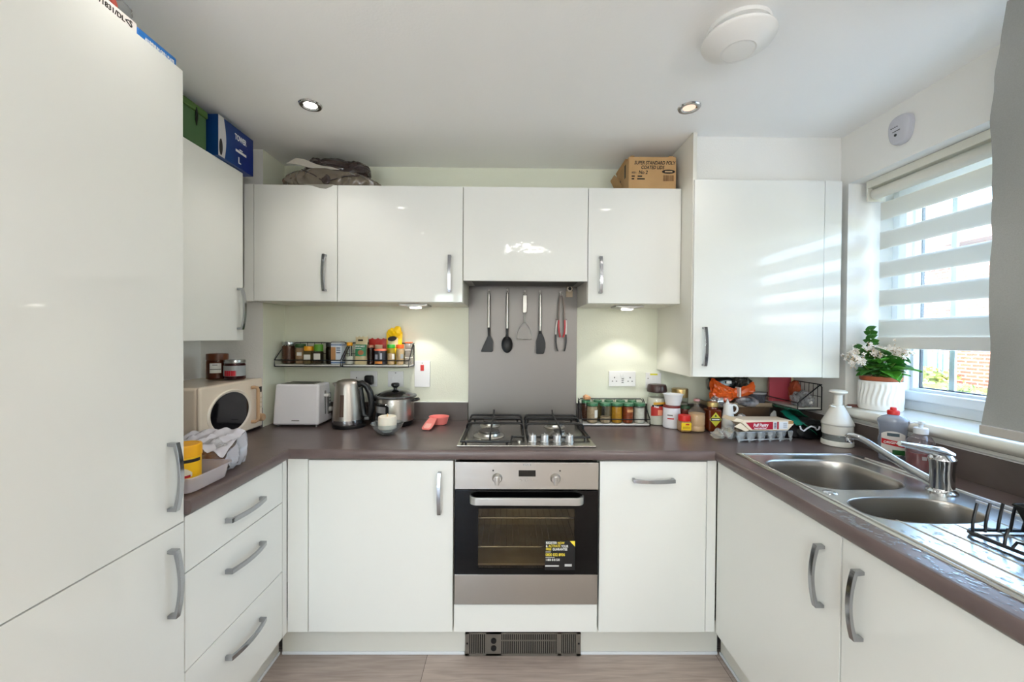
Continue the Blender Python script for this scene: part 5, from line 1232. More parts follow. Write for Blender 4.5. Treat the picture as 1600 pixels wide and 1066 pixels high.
def orange(s):
    def g(i, j):
        x = .975 + .215 * i
        wv = .030 + .022 * abs(i - .62) * 1.6 + .010 * noise.noise(Vector((i * 6, 2, s)))
        z = 1.112 - .022 * sin(i * 3.0) + .030 * abs(i - .62) + wv * (j - .5) * 1.5 + .010 * noise.noise(Vector((i * 9, j * 7, s * 3)))
        y = -.165 + s * .020 * sin(pi * j) * (.4 + abs(i - .62) * 1.5) + .008 * noise.noise(Vector((i * 11, j * 5, s * 5 + 2)))
        return (x, y, z)
    return g
b.grid(orange(1), 30, 12); b.grid(orange(-1), 30, 12); bmesh.ops.remove_doubles(b.bm, verts=b.bm.verts[:], dist=.0003); bmesh.ops.recalc_face_normals(b.bm, faces=b.bm.faces[:])
b.blob((1.035, -.150, 1.080), (.060, .035, .036), .25, 8, 4, 3, flat=1.0275, crease=.2)
t.part('bag_body', b, ORB, smooth=25)
t.part('tie', B().box(1.102, 1.112, -.196, -.150, 1.075, 1.125, .004), WHITEP)
BLF = mat('black_film', (20, 20, 22), .25, coat=.3)
t = T('food_packet', 'black packet with a white patch lying behind the orange bag', 'packet', (1.06, -.09, 1.127), world=True)
b = B(); b.blob((1.065, -.080, 1.128), (.070, .036, .040), .12, 5, 5, 3, flat=1.0275, sq=.6, crease=.06); t.part('packet_body', b, BLF); t.part('white_patch', B().box(1.075, 1.102, -.121, -.118, 1.136, 1.150), WPRINT)
crumple('food_packet', 'silver and dark packet behind the orange bag, nearer the window', 'packet', (1.175, -.080, 1.120), (.045, .034, .048), mat('silver_film', (120, 116, 104), .25, .6, noise_=(18, (40, 44, 52), .9)), 11, flat=1.0275)
b = B(); b.blob((1.075, -.262, .957), (.030, .016, .0445), .25, 8, 3, 3, flat=W, crease=.2); single('food_packet', b, mat('clear_crumpled', (200, 196, 190), .2, .3, noise_=(20, (120, 116, 110), .7)), 'crumpled silvery wrapper in front of the brown box', 'packet', (1.075, -.262, W), smooth=25)
t = T('plastic_tub', 'round grey see-through tub with pale lid left of the pink folder', 'tub', (1.235, -.118, 1.0276))
t.part('wall', B().lathe([(0, 0), (.036, 0), (.040, .003), (.046, .058), (.044, .058), (.038, .005), (0, .004)]), glass('grey_tub', (168, 168, 180), .1, 1.2, .3, (150, 150, 160))); t.part('lid', B().lathe([(0, .0585), (.048, .0585), (.050, .062), (.048, .066), (.03, .067), (0, .067)]), mat('pale_grey_lid', (190, 188, 190), .35))
# egg tray and pastry box
t = T('food_packet', 'black packet with white print lying under the orange bag', 'packet', (1.155, -.185, 1.0276), world=True)
b = B(); b.blob((1.150, -.176, 1.050), (.060, .030, .024), .2, 5, 41, 3, flat=1.0277, sq=.8, crease=.12); t.part('packet_body', b, mat('black_white_film', (30, 28, 30), .3, noise_=(26, (190, 186, 190), .8)), smooth=30)
b = B(); b.blob((1.000, -.172, 1.048), (.034, .022, .026), .3, 6, 44, 3, flat=1.0277, sq=.9, crease=.25); single('food_packet', b, mat('clear_silver_wrap', (206, 202, 200), .18, .5, noise_=(22, (120, 112, 108), .8)), 'crumpled clear wrapper on the beige tray above the honey jar', 'packet', (1.0, -.172, 1.0277), smooth=25)
RT = Matrix.Rotation(radians(4), 4, 'Z')
t = T('egg_tray', 'clear plastic ten egg tray upside down on the worktop', 'egg tray', (1.070, -.392, W), rz=radians(6))
EGG = glass('egg_tray_plastic', (250, 252, 252), .08, 2.4, .26, (244, 248, 248))
b = B()
for i in range(5):
    for j in range(2):
        x, y = -.100 + .05 * i, -.026 + .052 * j
        b.lathe([(.0245, .046), (.0225, .034), (.0175, .014), (.0125, .002), (.006, 0), (0, 0)], (x, y), 10)
for j in range(3):
    for i in range(6): b.lathe([(.004, .0), (.0055, .010), (.009, .030), (.0115, .046)], (-.125 + .05 * i, -.052 + .052 * j), 6)
b.box(-.132, .132, -.056, .056, .0455, .0475, .001); b.box(-.130, .130, -.0575, -.056, .010, .0145)
t.part('cups', b, EGG, smooth=30)
b = B(); b.grid(lambda i, j: (-.132 - .075 * i, -.050 + .100 * j, .046 - .030 * i + .010 * sin(i * 9 + j * 4)), 8, 8); bmesh.ops.solidify(b.bm, geom=b.bm.faces[:], thickness=.0008)
for i in range(2):
    for j in range(2): b.lathe([(.022, .040 - .014 * i), (.016, .020), (.008, .012), (0, .011)], (-.152 - .036 * i, -.024 + .048 * j), 10)
t.part('hinged_lid', b, EGG, smooth=30)
t = T('pastry_box', 'cream and red puff pastry carton lying on the egg tray', 'carton', (1.085, -.392, W + .0480), rz=radians(6))
CRM = mat('carton_cream', (232, 214, 188), .6)
b = B(); b.prism([(-.128, .040), (-.085, .004), (.098, .001), (.128, .030), (.116, .046), (-.116, .050)], (0, -.050, 0), X, Z, (0, .092, 0), bev=.001); bx_ = t.part('carton_body', b, CRM)
b = B(); b.prism([(-.108, .040), (-.076, .008), (.024, .007), (.024, .041)], (0, -.0508, 0), X, Z, (0, .0005, 0)); b.prism([(.044, .041), (.044, .007), (.052, .007), (.052, .041)], (0, -.0508, 0), X, Z, (0, .0005, 0)); t.part('red_panel', b, mat('pastry_red', (166, 16, 40), .5), bx_)
t.text('lettering', 'Puff Pastry', .0195, (-.036, -.0512, .027), X, Z, WPRINT, bx_, sx=.86, shear=.15); t.text('lettering', 'Ready Rolled Sheet', .0075, (-.038, -.0512, .0135), X, Z, WPRINT, bx_)
b = B(); b.box(.026, .043, -.0512, -.0506, .008, .041); b.box(.055, .096, -.0512, -.0506, .008, .041); t.part('white_panel', b, mat('panel_white', (226, 226, 228), .5), bx_)
b = B()
for k in range(7): b.box(.029, .040, -.0516, -.0511, .012 + k * .0038, .0142 + k * .0038)
t.part('barcode', b, mat('barcode_ink', (60, 56, 70), .6), bx_)
b = B()
for k in range(6): b.box(.074, .092, -.0516, -.0511, .013 + k * .0042, .0143 + k * .0042)
t.part('small_print', b, GPRINT, bx_)
b = B(); b.prism([(-.128, .040), (-.116, .050), (-.150, .060), (-.165, .046)], (0, -.045, 0), X, Z, (0, .082, 0)); b.prism([(-.130, .038), (-.085, .004), (-.105, .000), (-.160, .022)], (0, -.046, 0), X, Z, (0, .001, 0)); t.part('open_flaps', b, CRM, bx_)
t.part('tear_strip', B().box(.100, .124, -.0508, -.0502, .030, .044), mat('tear_tan', (176, 128, 76), .6), bx_)
b = B(); b.prism([(-.026, 0), (.030, 0), (.014, .112), (.004, .118), (-.020, .100)], (1.205, -.318, W), Vector((.96, .28, 0)), Vector((0, .10, .99)), (0, .004, 0))
single('card_panel', b, mat('grey_card', (176, 176, 176), .6), 'pale grey card propped up behind the egg tray', 'card', (1.205, -.318, W))
# things on the corner shelf
SH = 1.0265 + .0121
t = T('folder', 'pink red folder with a cream edge standing on the corner shelf', 'folder', (1.398, -.068, SH), rz=radians(-12))
t.part('cover', B().box(-.06, .045, -.016, -.012, 0, .152, .001), mat('folder_pink', (196, 78, 92), .5)); t.part('back_cover', B().box(-.06, .045, .001, .005, 0, .152, .001), mat('folder_pink', (196, 78, 92), .5)); t.part('pages', B().box(-.058, .058, -.0118, .0008, .002, .148), mat('folder_pages', (222, 206, 170), .7))
crumple('food_packet', 'clear and silver crumpled bag at the near end of the corner shelf', 'bag', (1.402, -.225, SH + .034), (.036, .040, .036), glass('clear_film_bag', (226, 228, 230), .15, 1.8, .35, (216, 218, 222)), 21, flat=SH, crease=.25)
crumple('food_packet', 'dark orange packet behind the clear bag on the corner shelf', 'packet', (1.425, -.140, SH + .058), (.022, .026, .060), mat('orange_brown_film', (196, 92, 54), .35, noise_=(9, (120, 40, 36), .9)), 23, flat=SH, crease=.12)
# bags below the shelf
b = B(); b.blob((1.318, -.338, WT + .038), (.088, .060, .046), .2, 6, 31, 4, flat=W, sq=.7, crease=.14); single('bag', b, mat('black_fabric_bag', (14, 14, 17), .45, bump=(40, .3)), 'black crumpled bag on the worktop below the corner shelf', 'bag', (1.318, -.338, W), smooth=35)
t = T('bag', 'folded green and teal bag lying on top of the black bag', 'bag', (1.30, -.33, WT + .08), world=True)
def fold(dx, dz, amp, w):
    def g(i, j):
        x = 1.206 + .118 * i + dx; y = -.415 + .110 * j + .03 * i - 20 * (dz < 0) * .0012
        return (x, y, WT + .128 + dz + amp * sin(i * 4.2 + .4) - .034 * i * i - .045 * (1 - j) * (dz < 0) + .006 * noise.noise(Vector((i * 6, j * 6, dx * 40))))
    return g
TEAL = mat('teal_film', (18, 112, 92), .35); DGR = mat('dark_green_film', (20, 84, 62), .35); WFILM = mat('white_film_edge', (206, 206, 216), .35)
b = B(); b.grid(fold(-.01, .012, .006, 0), 18, 12); bmesh.ops.solidify(b.bm, geom=b.bm.faces[:], thickness=.003); t.part('upper_layer', b, DGR, smooth=30)
b = B(); b.grid(fold(.015, -.012, .010, 0), 18, 12); bmesh.ops.solidify(b.bm, geom=b.bm.faces[:], thickness=.002); t.part('lower_layer', b, TEAL, smooth=30)
b = B(); b.tube([(1.236, -.440, WT + .072), (1.238, -.444, WT + .058), (1.250, -.445, WT + .050), (1.268, -.442, WT + .062), (1.288, -.438, WT + .070), (1.308, -.434, WT + .064), (1.320, -.430, WT + .052), (1.332, -.427, WT + .054), (1.338, -.424, WT + .066)], .0035, 8); t.part('white_edge', b, WFILM)

# ------------------------------------------------------------------ food chopper
t = T('food_chopper', 'white plunger food chopper with a clear cup by the sink', 'chopper', (1.368, -.486, W))
CHW = mat('chopper_white', (224, 222, 214), .35)
t.part('base', B().lathe([(0, 0), (.055, 0), (.0585, .003), (.0585, .020), (.056, .023), (0, .023)]), CHW)
t.part('clear_cup', B().lathe([(.054, .0232), (.0545, .060), (.0535, .060), (.053, .0235)]), glass('chopper_cup', (214, 220, 220), .08, 1.4, .35, (176, 182, 182)))
bd = t.part('body', B().lathe([(.0555, .050), (.0565, .052), (.0565, .088), (.0585, .090), (.0585, .098), (.0560, .104), (.027, .163), (.022, .170), (.0215, .176), (0, .177)]), CHW)
t.part('collar_ring', B().lathe([(.0580, .0885), (.0592, .0905), (.0592, .0935), (.0580, .095)]), mat('chopper_grey_ring', (190, 188, 182), .4), bd)  # collar ring a little greyer than the body
t.part('plunger', B().lathe([(.0165, .172), (.0165, .218), (.019, .222), (.031, .227), (.034, .231), (.033, .237), (.026, .241), (0, .242)]), CHW)
b = B(); b.tube([(-.050, -.020, .176), (-.030, -.012, .170), (-.018, -.010, .168)], .0035, 8); b.tube([(.050, -.012, .168), (.028, -.010, .168)], .0035, 8); t.part('clip_arms', b, CHW)

# ------------------------------------------------------------------ bottles by the sill
t = T('washing_up_bottle', 'clear washing-up liquid bottle with a red cap', 'bottle', (1.392, -.716, W), rz=radians(-38))
def oval(pr, m, nm, par=None): return t.part(nm, B().lathe(pr, seg=40, sx=1., sy=.58), m, par)
oval([(0, 0), (.036, 0), (.041, .004), (.043, .03), (.044, .08), (.040, .10), (.042, .128), (.047, .150), (.045, .160), (.034, .170), (.017, .177), (.0135, .180), (.0135, .186)], glass('washing_up_plastic', (206, 212, 222), .1, 1.6, .34, (186, 192, 206)), 'bottle_body')
oval([(0, .002), (.034, .003), (.040, .006), (.0415, .03), (.042, .055), (0, .056)], mat('washing_up_liquid', (190, 194, 200), .1), 'liquid')
t.part('cap', B().lathe([(.0175, .178), (.0185, .180), (.0185, .191), (.016, .194), (.010, .195), (.0095, .203), (.008, .205), (0, .205)], seg=28), RED)
b = B(); b.grid(lambda i, j: (.0452 * cos(radians(-140 + 95 * i)), .0275 * sin(radians(-140 + 95 * i)), .035 + .070 * j - (.012 * (1 - (2 * i - 1) ** 2) * (1 - 2 * j))), 12, 4); lb = t.part('paper_label', b, mat('label_pale', (216, 212, 206), .5))
b = B(); b.grid(lambda i, j: (.0456 * cos(radians(-138 + 90 * i)), .0280 * sin(radians(-138 + 90 * i)), .068 + .020 * j - .010 * i), 10, 2); t.part('red_banner', b, RPRINT, lb)
b = B(); b.grid(lambda i, j: (.0455 * cos(radians(-95 + 50 * i)), .0279 * sin(radians(-95 + 50 * i)), .030 + .018 * j), 8, 2); t.part('green_corner', b, mat('green_print', (30, 92, 44), .5), lb)
b = B(); b.grid(lambda i, j: (.0455 * cos(radians(-115 + 45 * i)), .0279 * sin(radians(-115 + 45 * i)), .098 + .012 * j), 8, 2); t.part('dark_top_panel', b, mat('dark_panel', (70, 88, 96), .5), lb)
t.text('lettering', 'ORIGINAL', .0125, (-.003, -.0295, .0745), X, Z, WPRINT, lb, sx=.9)
t = T('soap_dispenser', 'clear pump bottle half full of red hand soap', 'bottle', (1.385, -.826, W))
t.part('bottle_body', B().lathe([(0, 0), (.037, 0), (.042, .004), (.043, .02), (.043, .088), (.040, .104), (.030, .120), (.017, .130), (.0165, .134)], sy=.85), glass('soap_plastic', (222, 216, 220), .06, 1.6, .16, (190, 180, 186)))
t.part('liquid', B().lathe([(0, .003), (.036, .003), (.0405, .008), (.0413, .02), (.0413, .066), (0, .067)], sy=.85), mat('red_soap', (146, 16, 22), .15))
t.part('collar', B().lathe([(.0195, .131), (.020, .133), (.020, .150), (.018, .152), (0, .152)]), mat('pump_white', (222, 224, 228), .35))
b = B(); b.lathe([(.006, .150), (.006, .164), (.011, .166), (.012, .172), (.009, .176), (0, .176)]); b.tube([(0, 0, .170), (-.022, .004, .171), (-.036, .006, .168)], .0042, 8); t.part('pump_head', b, mat('pump_clear', (216, 222, 226), .25))
b = B(); b.grid(lambda i, j: (.0425 * cos(radians(-125 + 18 * i)), .0362 * sin(radians(-125 + 18 * i)), .045 + .012 * j), 4, 1); t.part('white_mark', b, WPRINT)

# ------------------------------------------------------------------ dish rack
t = T('dish_rack', 'black wire dish rack standing on the sink drainer', 'dish rack', (1.15, -1.45, sz + .002), world=True)
rz_ = sz + .0075; RB = .0042
b = B(); b.tube([(1.012, -1.300, rz_), (1.026, -1.290, rz_), (1.250, -1.298, rz_), (1.262, -1.31, rz_), (1.262, -1.60, rz_), (1.05, -1.60, rz_), (1.038, -1.59, rz_), (1.008, -1.312, rz_)], RB, 8, True)
t.part('base_frame', b, BLACKW)
b = B()
for k in range(5):
    y = -1.315 - .062 * k; x = 1.010 + .028 * (k * .062 / .275)
    if k: b.tube([(x, y, rz_), (x + .012, y, rz_ + .014), (x + .05, y, rz_ + .004), (1.262, y, rz_)], .003, 6)
t.part('cross_wires', b, BLACKW)
for k in range(8):
    x = 1.018 + .031 * k
    t.part('prong', B().tube([(x, -1.302 + .001 * k, rz_), (x - .001, -1.303, rz_ + .022), (x + .006, -1.300, rz_ + .040), (x + .016, -1.297, rz_ + .066)], .0032, 6), BLACKW)
for k in range(1, 6):
    y = -1.318 - .045 * k; x = 1.013 + .005 * k
    t.part('prong', B().tube([(x, y, rz_), (x + .002, y, rz_ + .018), (x + .016, y + .006, rz_ + .034)], .0032, 6), BLACKW)
t = T('cutlery_basket', 'black perforated cutlery basket hung in the dish rack', 'basket', (1.17, -1.43, rz_ + .006), world=True)
b = B(); zt_ = rz_ + .075
top4 = [(1.085, -1.325), (1.235, -1.325), (1.235, -1.55), (1.085, -1.55)]; bot4 = [(1.105, -1.345), (1.215, -1.345), (1.215, -1.53), (1.105, -1.53)]
Vt = [b.bm.verts.new((x, y, zt_)) for x, y in top4]; Vb = [b.bm.verts.new((x, y, rz_ + .0085)) for x, y in bot4]
for k in range(4): b.bm.faces.new((Vt[k], Vt[(k + 1) % 4], Vb[(k + 1) % 4], Vb[k]))
b.bm.faces.new(Vb); bmesh.ops.recalc_face_normals(b.bm, faces=b.bm.faces[:]); bmesh.ops.solidify(b.bm, geom=b.bm.faces[:], thickness=.002)
bk = t.part('basket_wall', b, BLACKP)
b = B(); b.tube([(x, y, zt_) for x, y in top4], .003, 8, True); t.part('rim', b, BLACKP, bk)
b = B()
for k in range(4):
    for z in (.028, .052):
        b.lathe([(0, .0006), (.0045, .0006), (.0045, 0), (0, 0)], seg=10, M=Matrix.Translation((1.085 + .020 * (1 - (z - .0085) / .0665) - .0012, -1.36 - .045 * k, rz_ + z)) @ Matrix.Rotation(radians(-90), 4, 'Y'))
t.part('holes', b, mat('light_holes', (180, 186, 190), .5), bk)

# ------------------------------------------------------------------ window sill
SLZ = 1.0735
t = T('sill_dish', 'flat reddish brown dish with a black edge on the sill end behind the pot', 'dish', (1.478, -.447, SLZ))
t.part('plate', B().lathe([(0, .001), (.026, .001), (.0285, .006), (.0275, .007), (.02, .003), (0, .003)], sx=1., sy=.95), mat('dish_brown', (120, 70, 62), .35))
t = T('potted_kalanchoe', 'white flowering green plant in a ribbed white pot on the sill', 'plant', (1.535, -.508, SLZ))
RIB = WHITEC
b = B(); N = 96
def potw(i, j):
    a = 2 * pi * i; z = .004 + .120 * j; w = .0018 * sin(a * 26 + 2.2 * sin(j * 5.5)) * min(1, max(0, (j - .12) * 8)) * min(1, max(0, (.94 - j) * 12)); r_ = .0745 + w
    return (r_ * cos(a), r_ * sin(a), z)
b.grid(potw, 260, 22, wrap=True)
b.lathe([(.0745, .124), (.0735, .1255), (.071, .125), (.070, .02), (0, .02)], seg=64); b.lathe([(0, .0), (.071, 0), (.0745, .004)], seg=64)
t.part('pot_cover', b, mat('pot_white', (232, 231, 226), .5))
ip = t.part('inner_pot', B().lathe([(0, .025), (.060, .025), (.067, .128), (.0705, .1285), (.0715, .144), (.069, .1445), (.066, .130), (.064, .126), (0, .126)], seg=48), mat('terracotta_plastic', (164, 84, 48), .5))
t.part('soil', B().lathe([(.0645, .127), (.04, .130), (0, .131)], seg=24), mat('potting_soil', (52, 38, 28), .95, bump=(80, .6)), ip)
rnd = random.Random(12)
st = B(); lf = B(); fl = B()
def leaf(p, d, ln, wd, droop=.3, mi=0, roll=None):
    d = Vector(d).normalized(); s = d.cross(Z); s = s.normalized() if s.length > .1 else X; n_ = s.cross(d).normalized()
    roll = rnd.uniform(-.7, .7) if roll is None else roll; s, n_ = s * cos(roll) + n_ * sin(roll), n_ * cos(roll) - s * sin(roll)
    def g(i, j):
        q = i; c = (j - .5) * 2
        wv = wd * (sin(pi * min(1, q ** .75)) ** .8 + .02) * (1 - .04 * math.cos(q * 30) * (abs(c) > .9))
        return tuple(p + d * ln * q + s * c * wv + n_ * (.18 * wd * c * c * 1.2 - droop * ln * q * q) )
    tmp = bmesh.new(); V = [[tmp.verts.new(g(i / 8, j / 6)) for j in range(7)] for i in range(9)]
    for i in range(8):
        for j in range(6): tmp.faces.new((V[i][j], V[i + 1][j], V[i + 1][j + 1], V[i][j + 1]))
    bmesh.ops.remove_doubles(tmp, verts=tmp.verts[:], dist=.0002); bmesh.ops.solidify(tmp, geom=tmp.faces[:], thickness=.0014); lf._take(tmp, mi)
def clampx(v): return Vector((min(v.x, .028 if v.z > .23 else .10), v.y, v.z))
VL = Vector((-.86, -.50, 0)).normalized(); VS = Vector((.64, -.77, 0)).normalized()   # out into the room; along the window, nearer the viewer
# big low leaves
for k in range(42):
    a = rnd.uniform(0, 2 * pi); ca = Vector((cos(a), sin(a) * .9, 0))
    if ca.y > .5: ca.y = .35
    ln = rnd.uniform(.045, .078); p = Vector((0, 0, .130)) + ca * rnd.uniform(.005, .040) + Z * rnd.uniform(.01, .105)
    leaf(p, ca + Z * rnd.uniform(.0, .9), ln, ln * rnd.uniform(.34, .46), rnd.uniform(.1, .45), rnd.choice((0, 0, 1)))
leaf(Vector((.005, -.040, .172)), Vector((.55, -.75, .25)), .092, .040, .30, 1); leaf(Vector((-.02, -.040, .160)), Vector((-.1, -1, .15)), .075, .036, .6, 1)
leaf(Vector((-.03, -.01, .165)), Vector((-.9, -.2, .25)), .085, .028, .5, 0); leaf(Vector((-.02, -.01, .195)), Vector((-.9, -.1, .4)), .07, .026, .2, 0); leaf(Vector((-.01, -.045, .156)), Vector((-.45, -.85, .15)), .072, .034, .45, 1)
leaf(Vector((.0, -.03, .20)), Vector((.2, -.8, .5)), .07, .030, .3, 0); leaf(Vector((-.02, -.02, .20)), Vector((-.6, -.6, .5)), .07, .030, .3, 1)
# stems with leaf pairs and flower heads
heads = []
for k in range(15):
    q = -1 + 2 * k / 14
    tip = VS * (.098 * q) + VL * rnd.uniform(-.01, .055) + Z * (.262 - .032 * q * q + rnd.uniform(-.02, .018))
    if tip.x > .022: tip.x = .022
    if tip.y > .062: tip.y = .062
    base = Vector((tip.x * .25, tip.y * .25, .13)); mid = base.lerp(tip, .55) + Vector((tip.x, tip.y, 0)) * -.12
    st.tube([base, mid, tip], .0022, 6, r2=.0014); heads.append(tip)
    for s in (.45, .72): 
        pp = base.lerp(tip, s); d = Vector((rnd.uniform(-1, .5), rnd.uniform(-1, .5), rnd.uniform(-.1, .4)))
        leaf(pp, d, rnd.uniform(.024, .040), rnd.uniform(.009, .014), .2, rnd.choice((0, 1, 1)))
spire = [Vector((-.012, .0, .14)), Vector((-.030, .012, .23)), Vector((-.034, .018, .300)), Vector((-.030, .02, .345))]
st.tube(spire, .0022, 6, r2=.0016)
for q in range(7):
    p = spire[1].lerp(spire[3], q / 6); 
    for s in (-1, 1): leaf(p, Vector((s * .65, -.75 * s if q % 2 else -.2, .55)), .036 - .002 * q, .0145, .2, 0, s * .95)
br = [Vector((-.02, 0, .15)), Vector((-.05, .01, .21)), Vector((-.085, .02, .262))]; st.tube(br, .002, 6)
for q in range(4):
    p = br[1].lerp(br[2], q / 3)
    for s in (-1, 1): leaf(p, Vector((-.4 * s, -.6 * s, .5)), .036, .015, .1, 0)
heads += [Vector((-.105, .0, .205)), Vector((-.112, -.01, .222)), Vector((-.095, .01, .215))]
for h in heads[-3:]: st.tube([Vector((-.03, 0, .15)), Vector((-.07, 0, .185)), h], .0017, 6)
def flower(p, d, r_):
    d = d.normalized(); u = d.orthogonal().normalized(); v = d.cross(u); ph = rnd.uniform(0, pi)
    for k in range(4):
        a = ph + k * pi / 2; e = u * cos(a) + v * sin(a); f_ = u * -sin(a) + v * cos(a)
        V = [fl.bm.verts.new(q) for q in (p, p + e * r_ * .55 + f_ * r_ * .32 + d * r_ * .15, p + e * r_ + d * r_ * .05, p + e * r_ * .55 - f_ * r_ * .32 + d * r_ * .15)]
        fl.bm.faces.new(V)
    fl.tube([p - d * r_ * 1.2, p], r_ * .16, 5, mi=1)
for h in heads:
    for k in range(17):
        o_ = Vector((rnd.gauss(0, .014), rnd.gauss(0, .015), rnd.gauss(.002, .012))); p = h + o_
        if p.x > .028: p.x = .028
        flower(p, Vector((o_.x * 20 - .4, o_.y * 20 - .5, .6)) + Vector((rnd.gauss(0, .4), rnd.gauss(0, .4), 0)), rnd.uniform(.0075, .0115))
for bb in (st, lf, fl):                              # nothing grows through the blind behind it
    for v in bb.bm.verts:
        if v.co.z > .258 and v.co.x > .022: v.co.x = .022 + (v.co.x - .022) * .12
t.part('stems', st, mat('stem_green', (92, 122, 56), .5)); t.part('foliage', lf, [mat('leaf_green', (44, 98, 36), .32, noise_=(20, (64, 122, 44), .7)), mat('leaf_light_green', (78, 146, 44), .32, noise_=(20, (60, 122, 38), .7))], smooth=60)
t.part('flowers', fl, [mat('petal_white', (244, 238, 232), .55), mat('flower_tube', (222, 196, 160), .6)])
# ------------------------------------------------------------------ on top of the cupboards
# brown carrier bag over a tray
bz = WTP + .0004
BAGM = mat('brown_bag_film', (108, 97, 82), .2, spec=.8, coat=.8, noise_=(4, (84, 74, 62), .35)); BAGD = mat('brown_bag_dark', (52, 40, 38), .2, coat=.4)
t = T('carrier_bag', 'shiny dark brown plastic bag round a tray on top of the cupboards', 'bag', (-.965, -.165, bz), world=True)
b = B()
def bag(i, j):
    a = 2 * pi * i; c, s = cos(a), sin(a)
    rx_ = .240; ry_ = .118; k = 1 - .06 * (1 - j) ; e = .7
    px = math.copysign(abs(c) ** e, c); py = math.copysign(abs(s) ** e, s)
    z = bz + .090 * j; f = (.93 + .10 * sin(pi * min(1, j * 1.2))) * (1 if j < .8 else 1 - (j - .8) * .5)
    wr = .005 * noise.noise(Vector((px * 12, py * 12, j * 1.6))) + .0065 * sin(a * 34 + 7 * noise.noise(Vector((a * 3, j * 1.5, 1)))) * sin(pi * min(1, j * 1.1)) ** .6 * (.35 + .65 * abs(noise.noise(Vector((a * 2.2, j, 7)))) * 2)
    q = -.965 + (rx_ + wr) * px * f; zz = z - .028 * max(0, px) * j - .004 * sin(px * 7) * j
    return (q, -.168 + (ry_ + wr) * py * f, zz)
b.grid(bag, 150, 16, wrap=True)
b.grid(lambda i, j: tuple(Vector(bag(i, 1)).lerp(Vector((-.965, -.168, bz + .094 - .010 * 0)), j)), 150, 6, wrap=True)
t.part('lower_bag', b, BAGM, smooth=35)
b = B(); b.blob((-.965, -.150, bz + .112), (.165, .075, .052), .30, 3, 14, 5, flat=bz + .072, sq=.85, crease=.16)
b.blob((-1.05, -.168, bz + .135), (.060, .045, .036), .25, 3, 16, 4, crease=.15); b.blob((-.87, -.160, bz + .120), (.075, .05, .040), .25, 3, 19, 4, crease=.15)
t.part('gathered_top', b, BAGD, smooth=30)
b = B(); b.grid(lambda i, j: (-1.165 + .215 * i + .03 * j, -.262 + .030 * j + .004 * i, bz + .116 - .026 * i + .040 * j * (1 - .75 * i) + .004 * sin(i * 9)), 14, 6); bmesh.ops.solidify(b.bm, geom=b.bm.faces[:], thickness=.0018)
t.part('white_paper', b, mat('paper_white', (214, 208, 198), .7), smooth=50)
b = B(); b.prism([(-1.06, .000), (-.915, .000), (-.93, -.010), (-.955, -.020), (-.985, -.017), (-1.02, -.006)], (0, YW - .0018, bz), X, Z, (0, .0008, 0)); b.box(-1.06, -.915, YW - .0018, -.27, bz, bz + .0008); t.part('hanging_corner', b, glass('film_corner', (206, 204, 196), .2, 1., .5, (196, 192, 182)))
b = B(); b.tube([(-1.08, -.282, bz + .078), (-1.02, -.288, bz + .052), (-.985, -.289, bz + .028), (-.965, -.289, bz + .014)], .003, 6); b.tube([(-.80, -.284, bz + .052), (-.87, -.289, bz + .044), (-.93, -.289, bz + .028), (-.965, -.289, bz + .014)], .003, 6); b.blob((-.962, -.286, bz + .030), (.022, .006, .024), .3, 8, 5, 3, crease=.2); t.part('knotted_corner', b, BAGD, smooth=30)
# lids box
KRAFT = mat('kraft_card', (188, 152, 106), .75, noise_=(14, (178, 142, 96), .7)); DCARD = mat('card_edge', (150, 110, 66), .8)
t = T('cardboard_box', 'kraft cardboard box of foil container lids on the cupboard', 'box', (.612, -.17, bz), world=True)
lx0, lx1, ly0, ly1, lz1 = .497, .727, -.286, -.060, 2.252
bo = t.part('wall', B().box(lx0, lx1, ly0, ly1, bz, lz1, .002), KRAFT)
fy = ly0 - .0005
t.text('lettering', 'SUPER STANDARD POLY', .0235, (.622, fy, 2.222), X, Z, INK, bo, sx=.76, shear=.2); t.text('lettering', 'COATED LIDS', .0235, (.612, fy, 2.200), X, Z, INK, bo, sx=.76, shear=.2)
t.text('lettering', 'No 2', .024, (.566, fy, 2.176), X, Z, INK, bo, sx=.86, shear=.2); t.text('lettering', 'SIZE :', .011, (.523, fy, 2.175), X, Z, INK, bo, sx=.9)
b = B()
for x0_, x1_, z_ in ((.511, .526, 2.155), (.540, .562, 2.155), (.511, .524, 2.142), (.538, .575, 2.142)): b.box(x0_, x1_, fy - .0003, fy + .0004, z_, z_ + .006)
t.part('small_print', b, INK, bo)
b = B(); b.prism([(.032 * cos(a), .0098 * sin(a)) for a in [2 * pi * k / 32 for k in range(32)]], (.690, fy - .0003, 2.181), X, Z, (0, .0008, 0)); ov = t.part('oval_logo', b, INK, bo); t.part('logo_print', B().box(.672, .708, fy - .0008, fy - .0002, 2.178, 2.184), mat('kraft_print', (200, 170, 130), .7), ov)
b = B(); rnd = random.Random(3); x = .664
while x < .716:
    w_ = rnd.choice((.0008, .0012, .002)); b.box(x, x + w_, fy - .0004, fy + .0003, 2.136, 2.164); x += w_ + rnd.choice((.0012, .0016, .0024))
t.part('barcode', b, mat('barcode_brown', (110, 76, 44), .7), bo)
b = B(); b.prism([(0, 0), (.20, 0), (.19, .012), (.01, .012)], (lx0 - .0005, -.275, 2.243), Y, Vector((-.8, 0, .55)), (-.001, 0, -.001)); b.prism([(.0, .0), (.11, .0), (.10, .085), (.02, .085)], (lx0 - .0015, -.19, 2.145), Y, Vector((-.42, 0, .75)), (-.003, 0, 0)); t.part('side_flaps', b, KRAFT, bo)
b = B(); b.box(lx0 - .0012, lx0, -.235, -.215, 2.17, 2.235); b.box(lx0 - .0012, lx0, -.145, -.125, 2.125, 2.19); t.part('hand_holes', b, INK, bo)
